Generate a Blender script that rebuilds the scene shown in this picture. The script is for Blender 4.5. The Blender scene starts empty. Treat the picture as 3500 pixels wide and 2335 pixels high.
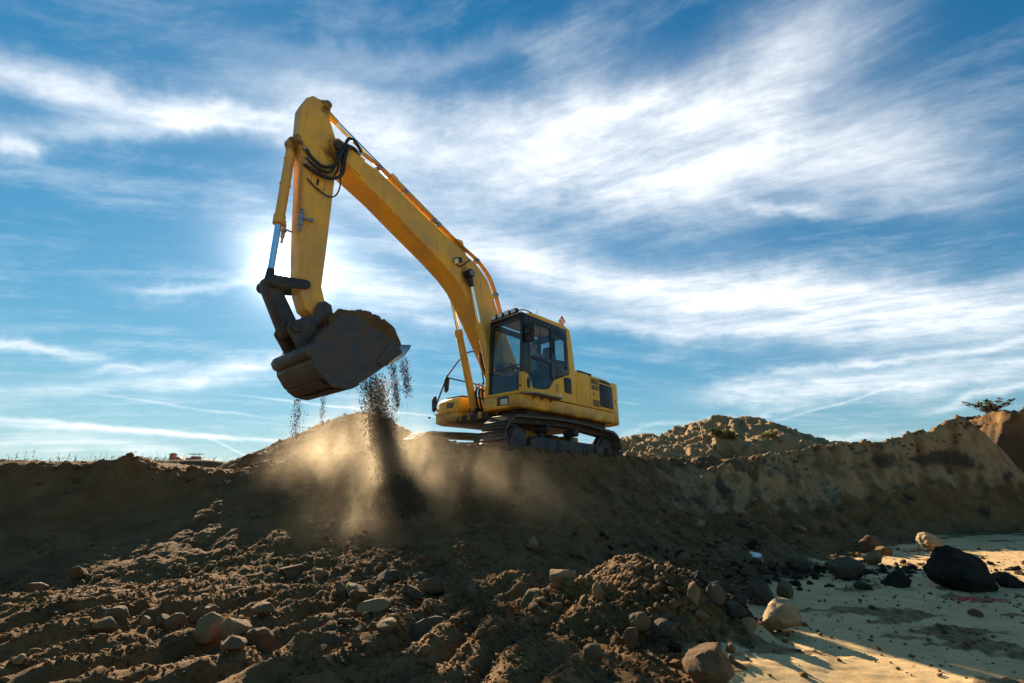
import bpy, bmesh, math, random
import numpy as np
from mathutils import Vector, Matrix, Euler

rng = random.Random(7)
nrs = np.random.RandomState(11)
R = math.radians
SC = bpy.context.scene
COL = SC.collection

# ------------------------------------------------------------------ camera
CAM_Z = 1.03
F_PX = 1600.0                      # focal length in units of a 3500 px wide frame
PITCH = math.atan((1667.0 - 1167.5) / F_PX)
cam_d = bpy.data.cameras.new('camera')
cam_d.sensor_width = 36.0
cam_d.lens = 36.0 * F_PX / 3500.0
cam_d.clip_start = 0.05
cam_d.clip_end = 3000.0
cam = bpy.data.objects.new('camera', cam_d)
COL.objects.link(cam)
cam.location = (0, 0, CAM_Z)
cam.rotation_euler = (math.pi / 2 + PITCH, 0, 0)
SC.camera = cam
CP, SP = math.cos(PITCH), math.sin(PITCH)


def ray(px, py):
    u = (px - 1750.0) / F_PX
    v = (1167.5 - py) / F_PX
    return np.array([u, CP - v * SP, SP + v * CP])


def at(px, py, y):
    d = ray(px, py)
    t = y / d[1]
    return np.array([d[0] * t, y, CAM_Z + d[2] * t])


# ------------------------------------------------------------------ light, exposure
SUN_DIR = ray(998, 925)
SUN_DIR = SUN_DIR / np.linalg.norm(SUN_DIR)
SUN_EL = math.asin(SUN_DIR[2])
SUN_AZ = math.atan2(SUN_DIR[0], SUN_DIR[1])       # from +Y towards +X
sun_d = bpy.data.lights.new('sun', 'SUN')
sun_d.energy = 5.0
sun_d.angle = R(0.5)
sun_d.color = (1.0, 0.82, 0.58)
sun = bpy.data.objects.new('sun', sun_d)
COL.objects.link(sun)
sun.location = (-20, 40, 30)
sun.rotation_euler = Vector(SUN_DIR).to_track_quat('Z', 'Y').to_euler()

SC.view_settings.view_transform = 'Standard'
SC.view_settings.look = 'None'
SC.view_settings.exposure = 1.42
SC.view_settings.gamma = 1.0
SC.render.film_transparent = False
SC.render.engine = 'CYCLES'
SC.cycles.use_denoising = True
SC.cycles.max_bounces = 8
SC.cycles.diffuse_bounces = 3
SC.cycles.glossy_bounces = 3
SC.cycles.transparent_max_bounces = 12
SC.cycles.volume_bounces = 1
SC.cycles.volume_step_rate = 2.0
SC.cycles.volume_max_steps = 128
SC.cycles.sample_clamp_indirect = 4.0


# ------------------------------------------------------------------ node helper
class NT:
    def __init__(self, tree):
        self.t = tree
        self.n = tree.nodes
        self.l = tree.links

    def new(self, typ, **kw):
        nd = self.n.new(typ)
        for k, v in kw.items():
            setattr(nd, k, v)
        return nd

    def set(self, sock, v):
        if v is None:
            return
        if isinstance(v, bpy.types.NodeSocket):
            self.l.new(v, sock)
        else:
            if isinstance(v, (tuple, list)) and hasattr(sock.default_value, '__len__'):
                v = tuple(v)
                n = len(sock.default_value)
                if n == 4 and len(v) == 3:
                    v = v + (1.0,)
            sock.default_value = v

    def m(self, op, a, b=None, c=None, clamp=False):
        nd = self.new('ShaderNodeMath', operation=op, use_clamp=clamp)
        for i, v in enumerate((a, b, c)):
            self.set(nd.inputs[i], v)
        return nd.outputs[0]

    def add(self, a, b): return self.m('ADD', a, b)
    def sub(self, a, b): return self.m('SUBTRACT', a, b)
    def mul(self, a, b): return self.m('MULTIPLY', a, b)

    def v(self, op, a, b=None, scale=None):
        nd = self.new('ShaderNodeVectorMath', operation=op)
        self.set(nd.inputs[0], a)
        if b is not None:
            self.set(nd.inputs[1], b)
        if scale is not None:
            self.set(nd.inputs['Scale'], scale)
        return nd.outputs['Value'] if op in ('DOT_PRODUCT', 'LENGTH', 'DISTANCE') else nd.outputs['Vector']

    def noise(self, vec, scale, detail=4, rough=0.55, dist=0.0, color=False):
        nd = self.new('ShaderNodeTexNoise')
        if vec is not None:
            self.set(nd.inputs['Vector'], vec)
        nd.inputs['Scale'].default_value = scale
        nd.inputs['Detail'].default_value = detail
        nd.inputs['Roughness'].default_value = rough
        nd.inputs['Distortion'].default_value = dist
        return nd.outputs['Color' if color else 'Fac']

    def map(self, val, a, b, c=0.0, d=1.0, smooth=True):
        nd = self.new('ShaderNodeMapRange')
        nd.interpolation_type = 'SMOOTHSTEP' if smooth else 'LINEAR'
        self.set(nd.inputs[0], val)
        for i, q in enumerate((a, b, c, d)):
            self.set(nd.inputs[i + 1], q)
        return nd.outputs[0]

    def mix(self, fac, a, b, blend='MIX'):
        nd = self.new('ShaderNodeMix', data_type='RGBA', blend_type=blend)
        self.set(nd.inputs[0], fac)
        self.set(nd.inputs[6], a)
        self.set(nd.inputs[7], b)
        return nd.outputs[2]

    def xyz(self, vec):
        nd = self.new('ShaderNodeSeparateXYZ')
        self.set(nd.inputs[0], vec)
        return nd.outputs

    def cxyz(self, x, y, z):
        nd = self.new('ShaderNodeCombineXYZ')
        for i, q in enumerate((x, y, z)):
            self.set(nd.inputs[i], q)
        return nd.outputs[0]

    def bump(self, h, strength=0.3, dist=0.02, normal=None):
        nd = self.new('ShaderNodeBump')
        nd.inputs['Strength'].default_value = strength
        nd.inputs['Distance'].default_value = dist
        self.set(nd.inputs['Height'], h)
        if normal is not None:
            self.set(nd.inputs['Normal'], normal)
        return nd.outputs[0]


# ------------------------------------------------------------------ sky
def build_world():
    w = bpy.data.worlds.new('World')
    SC.world = w
    w.use_nodes = True
    t = NT(w.node_tree)
    t.n.clear()
    out = t.new('ShaderNodeOutputWorld')
    bg = t.new('ShaderNodeBackground')
    t.l.new(bg.outputs[0], out.inputs[0])
    sky = t.new('ShaderNodeTexSky', sky_type='NISHITA')
    sky.sun_disc = False
    sky.sun_elevation = SUN_EL
    sky.sun_rotation = SUN_AZ
    sky.altitude = 300
    sky.air_density = 1.0
    sky.dust_density = 0.0
    sky.ozone_density = 2.5
    hs = t.new('ShaderNodeHueSaturation')
    hs.inputs['Saturation'].default_value = 1.35
    hs.inputs['Value'].default_value = 1.0
    t.l.new(sky.outputs[0], hs.inputs['Color'])
    gm = t.new('ShaderNodeGamma')
    gm.inputs[1].default_value = .92
    t.l.new(hs.outputs[0], gm.inputs[0])
    soft = t.v('DIVIDE', gm.outputs[0], t.v('ADD', t.v('SCALE', gm.outputs[0], scale=1 / 6.5), (1, 1, 1)))
    skyc = t.mix(1.0, soft, (0.56, 0.74, 0.78, 1), 'MULTIPLY')

    geo = t.new('ShaderNodeTexCoord')
    d = t.v('NORMALIZE', geo.outputs['Generated'])
    x, y, z = t.xyz(d)
    az = t.mul(t.m('ARCTAN2', x, y), 180 / math.pi)
    el = t.mul(t.m('ARCSINE', z), 180 / math.pi)
    # flat cloud deck coordinates
    zz = t.m('MAXIMUM', t.add(z, 0.12), 0.03)
    P = t.cxyz(t.m('DIVIDE', x, zz), t.m('DIVIDE', y, zz), 0.0)
    # slow warp
    wn = t.noise(P, 0.9, 3, 0.5, color=True)
    wv = t.v('SCALE', t.v('SUBTRACT', wn, (0.5, 0.5, 0.5)), scale=0.30)
    Pw = t.v('ADD', P, wv)
    def layer(rot, sx, sy, sc, det, rough, dist):
        vr = t.new('ShaderNodeVectorRotate', rotation_type='Z_AXIS')
        vr.inputs['Angle'].default_value = R(-rot)
        t.l.new(Pw, vr.inputs['Vector'])
        return t.noise(t.v('MULTIPLY', vr.outputs[0], (sx, sy, 1)), sc, det, rough, dist)
    fibA = layer(15, .40, 2.6, 2.0, 11, .64, .10)
    fibB = layer(-30, .45, 2.4, 2.2, 11, .66, .12)
    sel = t.map(t.add(t.mul(az, .05), t.mul(el, .06)), 1.2, 3.0)
    fib = t.add(t.mul(fibA, t.sub(1.0, sel)), t.mul(fibB, sel))
    puff = layer(-12, 1.0, 1.4, 3.2, 10, .66, .1)
    fine = layer(-8, .7, 2.0, 14.0, 6, .7, .0)
    fibre = t.add(t.add(t.mul(fib, 0.50), t.mul(puff, 0.36)), t.mul(fine, .14))
    # cloud bands in azimuth / elevation
    ae = t.cxyz(az, el, 0.0)
    w2 = t.v('SCALE', t.v('SUBTRACT', t.noise(ae, 0.09, 5, 0.6, color=True), (0.5, 0.5, 0.5)), scale=6.0)
    aew = t.v('ADD', ae, w2)

    def azel(px, py):
        q = ray(px * 1.4894, py * 1.4894)
        q = q / np.linalg.norm(q)
        return math.degrees(math.atan2(q[0], q[1])), math.degrees(math.asin(q[2]))

    def stroke(x0, y0, x1, y1, wpx, s, vec=None):
        a = np.array(azel(x0, y0)); b = np.array(azel(x1, y1))
        Lg = np.linalg.norm(b - a)
        u = (b - a) / Lg
        nrm = np.array([-u[1], u[0]])
        wd = max(0.12, wpx * 0.033)
        q = t.v('SUBTRACT', vec or aew, (a[0], a[1], 0))
        tt = t.v('DOT_PRODUCT', q, (u[0] / Lg, u[1] / Lg, 0))
        ss = t.v('DOT_PRODUCT', q, (nrm[0] / wd, nrm[1] / wd, 0))
        te = t.m('POWER', t.m('ABSOLUTE', t.mul(t.sub(tt, 0.5), 1.8)), 4.0)
        e = t.m('EXPONENT', t.mul(t.add(t.mul(ss, ss), te), -1.0))
        return t.mul(e, s)
    S = [(-60, 130, 680, 300, 46, .85), (60, 285, 640, 268, 30, .55), (-20, 305, 90, 345, 22, .6),
         (660, 250, 1500, 340, 135, .95), (1250, 380, 1900, 120, 150, .9), (1500, 300, 2200, 350, 130, .75), (1300, 200, 1700, 480, 160, .5),
         (900, 490, 2400, 735, 110, .85), (1500, 640, 2450, 690, 62, .5), (1680, 470, 1900, 497, 20, .45),
         (560, 520, 1050, 720, 95, .6), (-20, 785, 240, 812, 12, .6), (210, 842, 440, 828, 12, .45),
         (-20, 1012, 560, 1045, 22, .5), (-20, 905, 640, 835, 26, .4), (1620, 905, 2400, 858, 34, .8),
         (1700, 872, 2400, 790, 13, .55), (2130, 935, 2400, 902, 12, .6), (280, 662, 640, 640, 18, .4),
         (1760, 1012, 2060, 985, 10, .5), (350, 870, 900, 800, 40, .35), (600, 100, 1300, 60, 40, .25),
         (1400, 1000, 1800, 930, 8, .3), (1100, 700, 2000, 760, 30, .35)]
    tot = None
    for s in S:
        q = stroke(*s)
        tot = q if tot is None else t.add(tot, q)
    # straight contrails: hardly warped
    w3 = t.v('SCALE', t.v('SUBTRACT', t.noise(ae, 0.5, 3, 0.6, color=True), (0.5, 0.5, 0.5)), scale=0.5)
    aec = t.v('ADD', ae, w3)
    con = None
    for s in [(-20, 958, 640, 1012, 7, .75), (-40, 968, 480, 1000, 10, .45), (235, 905, 620, 960, 2, .3), (470, 1000, 590, 1056, 2, .45),
              (590, 912, 1010, 955, 2.5, .45), (1770, 970, 2080, 880, 2.5, .3)]:
        q = stroke(*s, vec=aec)
        con = q if con is None else t.add(con, q)
    # wisps everywhere else, thinner
    veil = t.mul(t.map(fibre, 0.46, 0.72), 0.32)
    band = t.mul(t.m('MINIMUM', tot, 1.1), t.map(fibre, 0.31, 0.60, 0.30, 1.05))
    cl = t.add(t.add(band, veil), t.mul(con, t.map(puff, .3, .6, .6, 1.0)))
    cl = t.m('MINIMUM', t.m('MAXIMUM', cl, 0.0), 1.0)
    cl = t.mul(cl, t.map(el, -2, 3))
    # forward scattering round the sun
    cs = t.m('MINIMUM', t.m('MAXIMUM', t.v('DOT_PRODUCT', d, tuple(SUN_DIR)), 0.0), 1.0)
    ang = t.m('ARCCOSINE', cs)
    g1 = t.m('EXPONENT', t.mul(ang, -1 / R(1.35)))
    g2 = t.m('EXPONENT', t.mul(ang, -1 / R(9.0)))
    disc = t.map(ang, R(0.9), R(0.5))
    glow = t.add(t.mul(g1, 40.0), t.mul(g2, .9))
    cb = t.add(4.5, t.mul(g2, 2.0))
    ccol = t.v('SCALE', (0.97, 1.0, 1.03), scale=cb)
    col = t.mix(t.mul(cl, 0.86), skyc, ccol)
    col = t.v('ADD', col, t.v('SCALE', (1.0, 0.97, 0.92), scale=t.add(glow, t.mul(disc, 60.0))))
    t.set(bg.inputs['Color'], col)
    bg.inputs['Strength'].default_value = 0.1
    w.cycles.sampling_method = 'MANUAL'
    w.cycles.sample_map_resolution = 1024


build_world()


# ------------------------------------------------------------------ materials
def material(name):
    m = bpy.data.materials.new(name)
    m.use_nodes = True
    t = NT(m.node_tree)
    b = t.n['Principled BSDF']
    return m, t, b


def simple_mat(name, col, rough=0.6, metal=0.0, var=0.25, scale=6.0, bump=0.0, dirt=0.0, dirtcol=(.16, .11, .065), spec=0.5):
    m, t, b = material(name)
    tc = t.new('ShaderNodeTexCoord').outputs['Object']
    n1 = t.noise(tc, scale, 6, 0.6)
    n2 = t.noise(tc, scale * 5, 4, 0.6)
    c = t.mix(t.map(n1, .3, .7), tuple(q * (1 - var) for q in col), tuple(min(1, q * (1 + var)) for q in col))
    if dirt > 0:
        f = t.mul(t.map(t.add(t.mul(n1, .6), t.mul(n2, .4)), .62 - dirt * .35, .72 - dirt * .2), min(1, .5 + dirt * .5))
        c = t.mix(f, c, dirtcol)
        t.set(b.inputs['Roughness'], t.add(rough, t.mul(f, .9 - rough)))
        if metal:
            t.set(b.inputs['Metallic'], t.mul(t.sub(1.0, f), metal))
    else:
        t.set(b.inputs['Roughness'], t.map(n2, .2, .8, rough * .8, min(1, rough * 1.2)))
        b.inputs['Metallic'].default_value = metal
    t.set(b.inputs['Base Color'], c)
    b.inputs['Specular IOR Level'].default_value = spec
    if bump:
        t.set(b.inputs['Normal'], t.bump(t.add(n1, t.mul(n2, .5)), bump, .02))
    return m


def yellow_mat(name='yellow_paint', dust=.28):
    m, t, b = material(name)
    tc = t.new('ShaderNodeTexCoord').outputs['Object']
    n1 = t.noise(tc, 1.6, 6, 0.6)
    n2 = t.noise(tc, 14, 6, 0.65)
    n3 = t.noise(tc, 4.0, 7, 0.7, 0.3)
    base = t.mix(t.map(n1, .35, .68), (0.86, 0.47, 0.026), (0.80, 0.41, 0.020))
    base = t.mix(t.mul(t.map(n2, .4, .7), .22), base, (0.55, 0.31, 0.05))
    # dust lying in soft patches, scratches and chips of bare dark metal
    base = t.mix(t.mul(t.map(n1, .62 - dust * .5, .75), dust), base, (.46, .31, .13))
    base = t.mix(t.map(n3, .69, .72), base, (.07, .05, .035))
    mp = t.new('ShaderNodeMapping')
    mp.inputs['Scale'].default_value = (9, 9, .9)
    t.l.new(tc, mp.inputs['Vector'])
    n4 = t.noise(mp.outputs[0], 1.5, 6, .65)
    base = t.mix(t.mul(t.map(n4, .52, .72), .18 + .4 * dust), base, (.36, .22, .08))
    base = t.mix(t.mul(t.map(t.noise(mp.outputs[0], 4.5, 5, .7), .66, .70), .7), base, (.10, .065, .04))
    z = t.xyz(tc)[2]
    mud = t.mul(t.map(z, 1.42, 1.06), t.map(t.add(t.mul(n1, .5), t.mul(n3, .5)), .40, .58))
    base = t.mix(t.mul(mud, .85), base, (.13, .083, .043))
    for (gx, gz, rad) in ((5.08, 5.42, .26), (5.34, 6.24, .16), (1.93, 4.04, .22), (5.74, 5.22, .16)):
        q = t.v('MULTIPLY', t.v('SUBTRACT', tc, (gx, 0, gz)), (1, 0, .75))
        dd = t.sub(t.v('LENGTH', q), t.mul(t.sub(n3, .5), .5))
        base = t.mix(t.mul(t.map(dd, rad, rad * .35), .8), base, (.045, .033, .024))
    t.set(b.inputs['Base Color'], base)
    t.set(b.inputs['Roughness'], t.map(n3, .3, .7, .38, .62))
    b.inputs['Specular IOR Level'].default_value = .45
    t.set(b.inputs['Normal'], t.bump(n2, .06, .01))
    return m


def soil_shader(m, t, b, attr=True):
    tc = t.new('ShaderNodeNewGeometry').outputs['Position']
    n0 = t.noise(tc, .55, 5, .6, .4)
    n1 = t.noise(tc, 2.2, 8, .65, .3)
    n2 = t.noise(tc, 11, 8, .7)
    n3 = t.noise(tc, 60, 5, .7)
    n4 = t.noise(tc, 190, 3, .6)
    soil = t.mix(t.map(n1, .32, .68), (.112, .058, .021), (.205, .115, .045))
    soil = t.mix(t.mul(t.map(n0, .45, .65), .6), soil, (.175, .090, .031))
    soil = t.mix(t.mul(t.map(n2, .5, .75), .55), soil, (.060, .034, .016))
    soil = t.mix(t.mul(t.map(n3, .55, .72), .5), soil, (.230, .148, .074))
    h = t.add(t.add(t.mul(n2, .8), t.mul(n3, .35)), t.mul(n4, .16))
    rough = .92
    if attr:
        def A(nm):
            q = t.new('ShaderNodeAttribute', attribute_name=nm)
            return q.outputs['Fac']
        sand, dark, pale = A('sand'), A('dark'), A('pale')
        nn = t.mul(t.sub(n1, .5), 1.3)
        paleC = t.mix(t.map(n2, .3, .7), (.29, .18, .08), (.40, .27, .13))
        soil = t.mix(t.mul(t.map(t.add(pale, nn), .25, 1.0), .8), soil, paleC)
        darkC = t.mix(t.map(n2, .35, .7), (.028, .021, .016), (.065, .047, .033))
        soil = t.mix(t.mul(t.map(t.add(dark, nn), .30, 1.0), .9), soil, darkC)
        sandC = t.mix(t.map(n1, .3, .7), (.46, .30, .135), (.58, .405, .20))
        sandC = t.mix(t.mul(t.map(n3, .58, .75), .45), sandC, (.24, .175, .1))
        sandf = t.map(t.add(sand, t.mul(t.sub(n2, .5), .7)), .30, .66)
        soil = t.mix(sandf, soil, sandC)
        h = t.mul(h, t.sub(1.0, t.mul(sandf, .75)))
    t.set(b.inputs['Base Color'], soil)
    b.inputs['Roughness'].default_value = rough
    b.inputs['Specular IOR Level'].default_value = .15
    t.set(b.inputs['Normal'], t.bump(h, .8, .035))


def ground_mat():
    m, t, b = material('earth')
    soil_shader(m, t, b)
    return m


def clod_mat():
    m, t, b = material('earth_clods')
    soil_shader(m, t, b, attr=False)
    return m


def rock_mat(name, c0, c1, c2, bump=.7, scale=5.0):
    m, t, b = material(name)
    tc = t.new('ShaderNodeNewGeometry').outputs['Position']
    n1 = t.noise(tc, scale, 7, .65, .5)
    n2 = t.noise(tc, scale * 4.5, 7, .7)
    n3 = t.noise(tc, scale * 20, 5, .7)
    c = t.mix(t.map(n1, .35, .65), c0, c1)
    c = t.mix(t.mul(t.map(n2, .55, .72), .8), c, c2)
    c = t.mix(t.mul(t.map(n3, .6, .75), .4), c, tuple(q * .4 for q in c0))
    t.set(b.inputs['Base Color'], c)
    b.inputs['Roughness'].default_value = .88
    b.inputs['Specular IOR Level'].default_value = .2
    t.set(b.inputs['Normal'], t.bump(t.add(t.mul(n2, .9), t.mul(n3, .35)), bump, .04))
    return m


M = {}
M['ground'] = ground_mat()
M['clod'] = clod_mat()
M['yellow'] = yellow_mat()
M['faded'] = yellow_mat('faded_yellow_paint', .75)
M['black'] = simple_mat('black_paint', (.012, .013, .016), .32, var=.3)
M['plastic'] = simple_mat('black_plastic', (.018, .018, .018), .6, dirt=.15)
M['rubber'] = simple_mat('hose_rubber', (.014, .014, .015), .55, dirt=.1)
M['steel'] = simple_mat('dusty_track_steel', (.085, .078, .07), .42, .7, dirt=.55, dirtcol=(.15, .105, .06), scale=9, bump=.2)
M['frame'] = simple_mat('dark_frame_steel', (.035, .036, .04), .6, .2, dirt=.4, dirtcol=(.12, .085, .05), scale=4, bump=.15)
M['chrome'] = simple_mat('chrome_rod', (.78, .8, .82), .12, 1.0, var=.05)
M['metal'] = simple_mat('zinc_fitting', (.30, .31, .32), .4, .8, dirt=.3)
M['bucket'] = simple_mat('worn_bucket_steel', (.075, .074, .074), .42, .55, dirt=.62, dirtcol=(.10, .070, .042), scale=4.5, bump=.9)
M['fresh'] = simple_mat('dark_brown_earth', (.095, .060, .032), .9, var=.5, scale=30, spec=.2)  # falling earth, set to a darker brown than the clods
M['tooth'] = simple_mat('polished_tooth_steel', (.36, .36, .37), .3, .9, dirt=.25)
M['rod_yellow'] = M['yellow']
M['pipe'] = simple_mat('pipe_yellow', (.50, .25, .035), .35, var=.2, scale=10)
M['mesh'] = simple_mat('engine_screen', (.012, .013, .016), .5)
M['lamp'] = simple_mat('lamp_lens', (.75, .75, .72), .15, var=.1)
M['orange'] = simple_mat('flag_orange', (.62, .13, .045), .7)
M['white'] = simple_mat('flag_white', (.75, .72, .66), .7)
M['grip'] = simple_mat('step_plate', (.22, .22, .21), .6, .5, dirt=.4)
M['seat'] = simple_mat('seat_cloth', (.03, .032, .036), .85)
M['inside'] = simple_mat('cab_trim', (.06, .062, .066), .7)
M['skin'] = simple_mat('skin', (.50, .29, .20), .55, var=.1)
M['shirt'] = simple_mat('shirt_cloth', (.55, .20, .24), .85, var=.12)
M['shirt_white'] = simple_mat('vest_cloth', (.70, .70, .68), .85, var=.08)
M['trouser'] = simple_mat('trouser_cloth', (.05, .07, .12), .85)
M['hair'] = simple_mat('hair', (.05, .035, .025), .7)
M['decal_red'] = simple_mat('decal_red', (.35, .03, .02), .5)
M['leaf'] = simple_mat('leaf', (.10, .14, .035), .7, var=.5, scale=20)
M['leaf_y'] = simple_mat('leaf_yellow', (.30, .26, .06), .7, var=.4, scale=20)
M['dry'] = simple_mat('dry_stem', (.20, .14, .08), .85, var=.4, scale=10)
M['brickred'] = simple_mat('brick_red', (.36, .15, .09), .85, var=.25, scale=3)
M['tile'] = simple_mat('roof_tile', (.40, .19, .12), .8, var=.25, scale=4)
M['tin'] = simple_mat('chimney_tin', (.10, .10, .10), .6, .5)
M['paper'] = simple_mat('paper', (.72, .75, .78), .7, var=.1)
M['wood'] = simple_mat('stake_wood', (.42, .29, .17), .8, var=.2)
M['redpaint'] = simple_mat('stake_red', (.20, .03, .02), .7)
M['pink'] = simple_mat('marking_pink', (.90, .05, .075), .8, var=.2, scale=30)
M['pale_rock'] = rock_mat('pale_limestone', (.29, .195, .10), (.42, .30, .165), (.18, .115, .06))
M['tan_rock'] = rock_mat('tan_stone', (.22, .136, .062), (.30, .19, .092), (.13, .078, .037))
M['brown_rock'] = rock_mat('brown_stone', (.125, .074, .034), (.185, .112, .054), (.07, .042, .020))
M['dark_rock'] = rock_mat('dark_stone', (.060, .042, .027), (.13, .092, .058), (.26, .19, .11))
M['black_earth'] = rock_mat('black_earth', (.016, .0115, .008), (.038, .027, .018), (.060, .043, .029), scale=7)


def glass_mat(name, tint, opac=.12):
    m, t, b = material(name)
    out = t.n['Material Output']
    tr = t.new('ShaderNodeBsdfTransparent')
    tr.inputs[0].default_value = tint + (1,)
    gl = t.new('ShaderNodeBsdfGlossy')
    gl.inputs['Roughness'].default_value = .03
    gl.inputs['Color'].default_value = (.9, .95, 1, 1)
    df = t.new('ShaderNodeBsdfDiffuse')
    df.inputs['Color'].default_value = (.22, .2, .17, 1)
    fr = t.new('ShaderNodeLayerWeight')
    frv = t.add(t.mul(t.m('POWER', fr.outputs['Facing'], 4.0), .8), .035)
    tc = t.new('ShaderNodeTexCoord').outputs['Object']
    n = t.noise(tc, 2.5, 5, .6)
    mx0 = t.new('ShaderNodeMixShader')
    t.set(mx0.inputs[0], t.map(n, .35, .75, opac * .35, opac))
    t.l.new(tr.outputs[0], mx0.inputs[1])
    t.l.new(df.outputs[0], mx0.inputs[2])
    mx = t.new('ShaderNodeMixShader')
    t.set(mx.inputs[0], frv)
    t.l.new(mx0.outputs[0], mx.inputs[1])
    t.l.new(gl.outputs[0], mx.inputs[2])
    t.l.new(mx.outputs[0], out.inputs['Surface'])
    return m


M['glass'] = glass_mat('cab_glass', (.80, .88, .88), .15)
M['glass_dark'] = glass_mat('tinted_glass', (.50, .64, .70), .06)
M['mirror'] = simple_mat('mirror_glass', (.7, .75, .8), .06, 1.0, var=.02)


# ------------------------------------------------------------------ mesh builder
class MB:
    def __init__(self):
        self.v = []
        self.f = []

    def add(self, vs, fs):
        o = len(self.v)
        self.v += [tuple(float(c) for c in p) for p in vs]
        self.f += [tuple(i + o for i in f) for f in fs]
        return self

    def box(self, lo, hi, rot=None, piv=None):
        (x0, y0, z0), (x1, y1, z1) = lo, hi
        vs = [(x0, y0, z0), (x1, y0, z0), (x1, y1, z0), (x0, y1, z0), (x0, y0, z1), (x1, y0, z1), (x1, y1, z1), (x0, y1, z1)]
        if rot is not None:
            c = Vector(piv if piv is not None else ((x0 + x1) / 2, (y0 + y1) / 2, (z0 + z1) / 2))
            mt = Euler(rot).to_matrix()
            vs = [tuple(mt @ (Vector(p) - c) + c) for p in vs]
        return self.add(vs, [(3, 2, 1, 0), (4, 5, 6, 7), (0, 1, 5, 4), (1, 2, 6, 5), (2, 3, 7, 6), (3, 0, 4, 7)])

    def prism(self, prof, a0, a1, axis='y'):
        """profile extruded along an axis; prof is (x,z) for y, (y,z) for x, (x,y) for z"""
        n = len(prof)
        def P(p, a):
            return {'y': (p[0], a, p[1]), 'x': (a, p[0], p[1]), 'z': (p[0], p[1], a)}[axis]
        vs = [P(p, a0) for p in prof] + [P(p, a1) for p in prof]
        fs = [tuple(range(n - 1, -1, -1)), tuple(range(n, 2 * n))]
        fs += [(i, (i + 1) % n, n + (i + 1) % n, n + i) for i in range(n)]
        return self.add(vs, fs)

    def ring(self, po, pi, a0, a1, axis='y'):
        n = len(po)
        def P(p, a):
            return {'y': (p[0], a, p[1]), 'x': (a, p[0], p[1]), 'z': (p[0], p[1], a)}[axis]
        vs = [P(p, a0) for p in po] + [P(p, a0) for p in pi] + [P(p, a1) for p in po] + [P(p, a1) for p in pi]
        fs = []
        for i in range(n):
            j = (i + 1) % n
            fs += [(i, n + i, n + j, j), (2 * n + i, 2 * n + j, 3 * n + j, 3 * n + i), (i, j, 2 * n + j, 2 * n + i), (n + i, 3 * n + i, 3 * n + j, n + j)]
        return self.add(vs, fs)

    def cyl(self, p0, p1, r0, r1=None, n=16):
        p0, p1 = Vector(p0), Vector(p1)
        r1 = r0 if r1 is None else r1
        d = (p1 - p0).normalized()
        a = d.orthogonal().normalized()
        b = d.cross(a)
        vs = []
        for p, r in ((p0, r0), (p1, r1)):
            for i in range(n):
                q = 2 * math.pi * i / n
                vs.append(tuple(p + (a * math.cos(q) + b * math.sin(q)) * r))
        fs = [tuple(range(n - 1, -1, -1)), tuple(range(n, 2 * n))]
        fs += [(i, (i + 1) % n, n + (i + 1) % n, n + i) for i in range(n)]
        return self.add(vs, fs)

    def tube(self, pts, r, n=8, sub=6):
        pts = [Vector(p) for p in pts]
        if sub > 1 and len(pts) > 2:
            q = []
            for i in range(len(pts) - 1):
                p0 = pts[max(i - 1, 0)]; p1 = pts[i]; p2 = pts[i + 1]; p3 = pts[min(i + 2, len(pts) - 1)]
                for k in range(sub):
                    s = k / sub
                    q.append(.5 * ((2 * p1) + (p2 - p0) * s + (2 * p0 - 5 * p1 + 4 * p2 - p3) * s * s + (3 * p1 - p0 - 3 * p2 + p3) * s ** 3))
            q.append(pts[-1])
            pts = q
        vs, fs = [], []
        a = None
        for i, p in enumerate(pts):
            d = (pts[min(i + 1, len(pts) - 1)] - pts[max(i - 1, 0)]).normalized()
            a = d.orthogonal().normalized() if a is None else (a - d * a.dot(d)).normalized()
            b = d.cross(a)
            for k in range(n):
                q = 2 * math.pi * k / n
                vs.append(tuple(p + (a * math.cos(q) + b * math.sin(q)) * r))
        m = len(pts)
        for i in range(m - 1):
            for k in range(n):
                j = (k + 1) % n
                fs.append((i * n + k, i * n + j, (i + 1) * n + j, (i + 1) * n + k))
        fs += [tuple(range(n - 1, -1, -1)), tuple(range((m - 1) * n, m * n))]
        return self.add(vs, fs)

    def build(self, name, mat, parent=None, bevel=0.0, smooth=True, rotz=0.0, label=None, seg=2):
        me = bpy.data.meshes.new(name)
        vs = self.v
        if rotz:
            c, s = math.cos(rotz), math.sin(rotz)
            vs = [(c * x - s * y, s * x + c * y, z) for x, y, z in vs]
        me.from_pydata(vs, [], self.f)
        bm = bmesh.new()
        bm.from_mesh(me)
        bmesh.ops.recalc_face_normals(bm, faces=bm.faces)
        if bevel:
            es = [e for e in bm.edges if len(e.link_faces) == 2 and e.calc_face_angle(0) > R(25)]
            bmesh.ops.bevel(bm, geom=es, offset=bevel, segments=seg, profile=.5, affect='EDGES', clamp_overlap=True)
        bm.to_mesh(me)
        bm.free()
        if smooth:
            me.polygons.foreach_set('use_smooth', [True] * len(me.polygons))
            me.set_sharp_from_angle(angle=R(38))
        me.materials.append(mat)
        o = bpy.data.objects.new(name, me)
        COL.objects.link(o)
        if parent is not None:
            o.parent = parent
        if label:
            o['label'] = label
        return o


def tag(o, label, cat, group=None, kind=None):
    if label:
        o['label'] = label
    if cat:
        o['category'] = cat
    if group:
        o['group'] = group
    if kind:
        o['kind'] = kind
    return o


def empty(name, loc, rz=0.0):
    o = bpy.data.objects.new(name, None)
    COL.objects.link(o)
    o.location = loc
    o.rotation_euler = (0, 0, rz)
    return o


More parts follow.
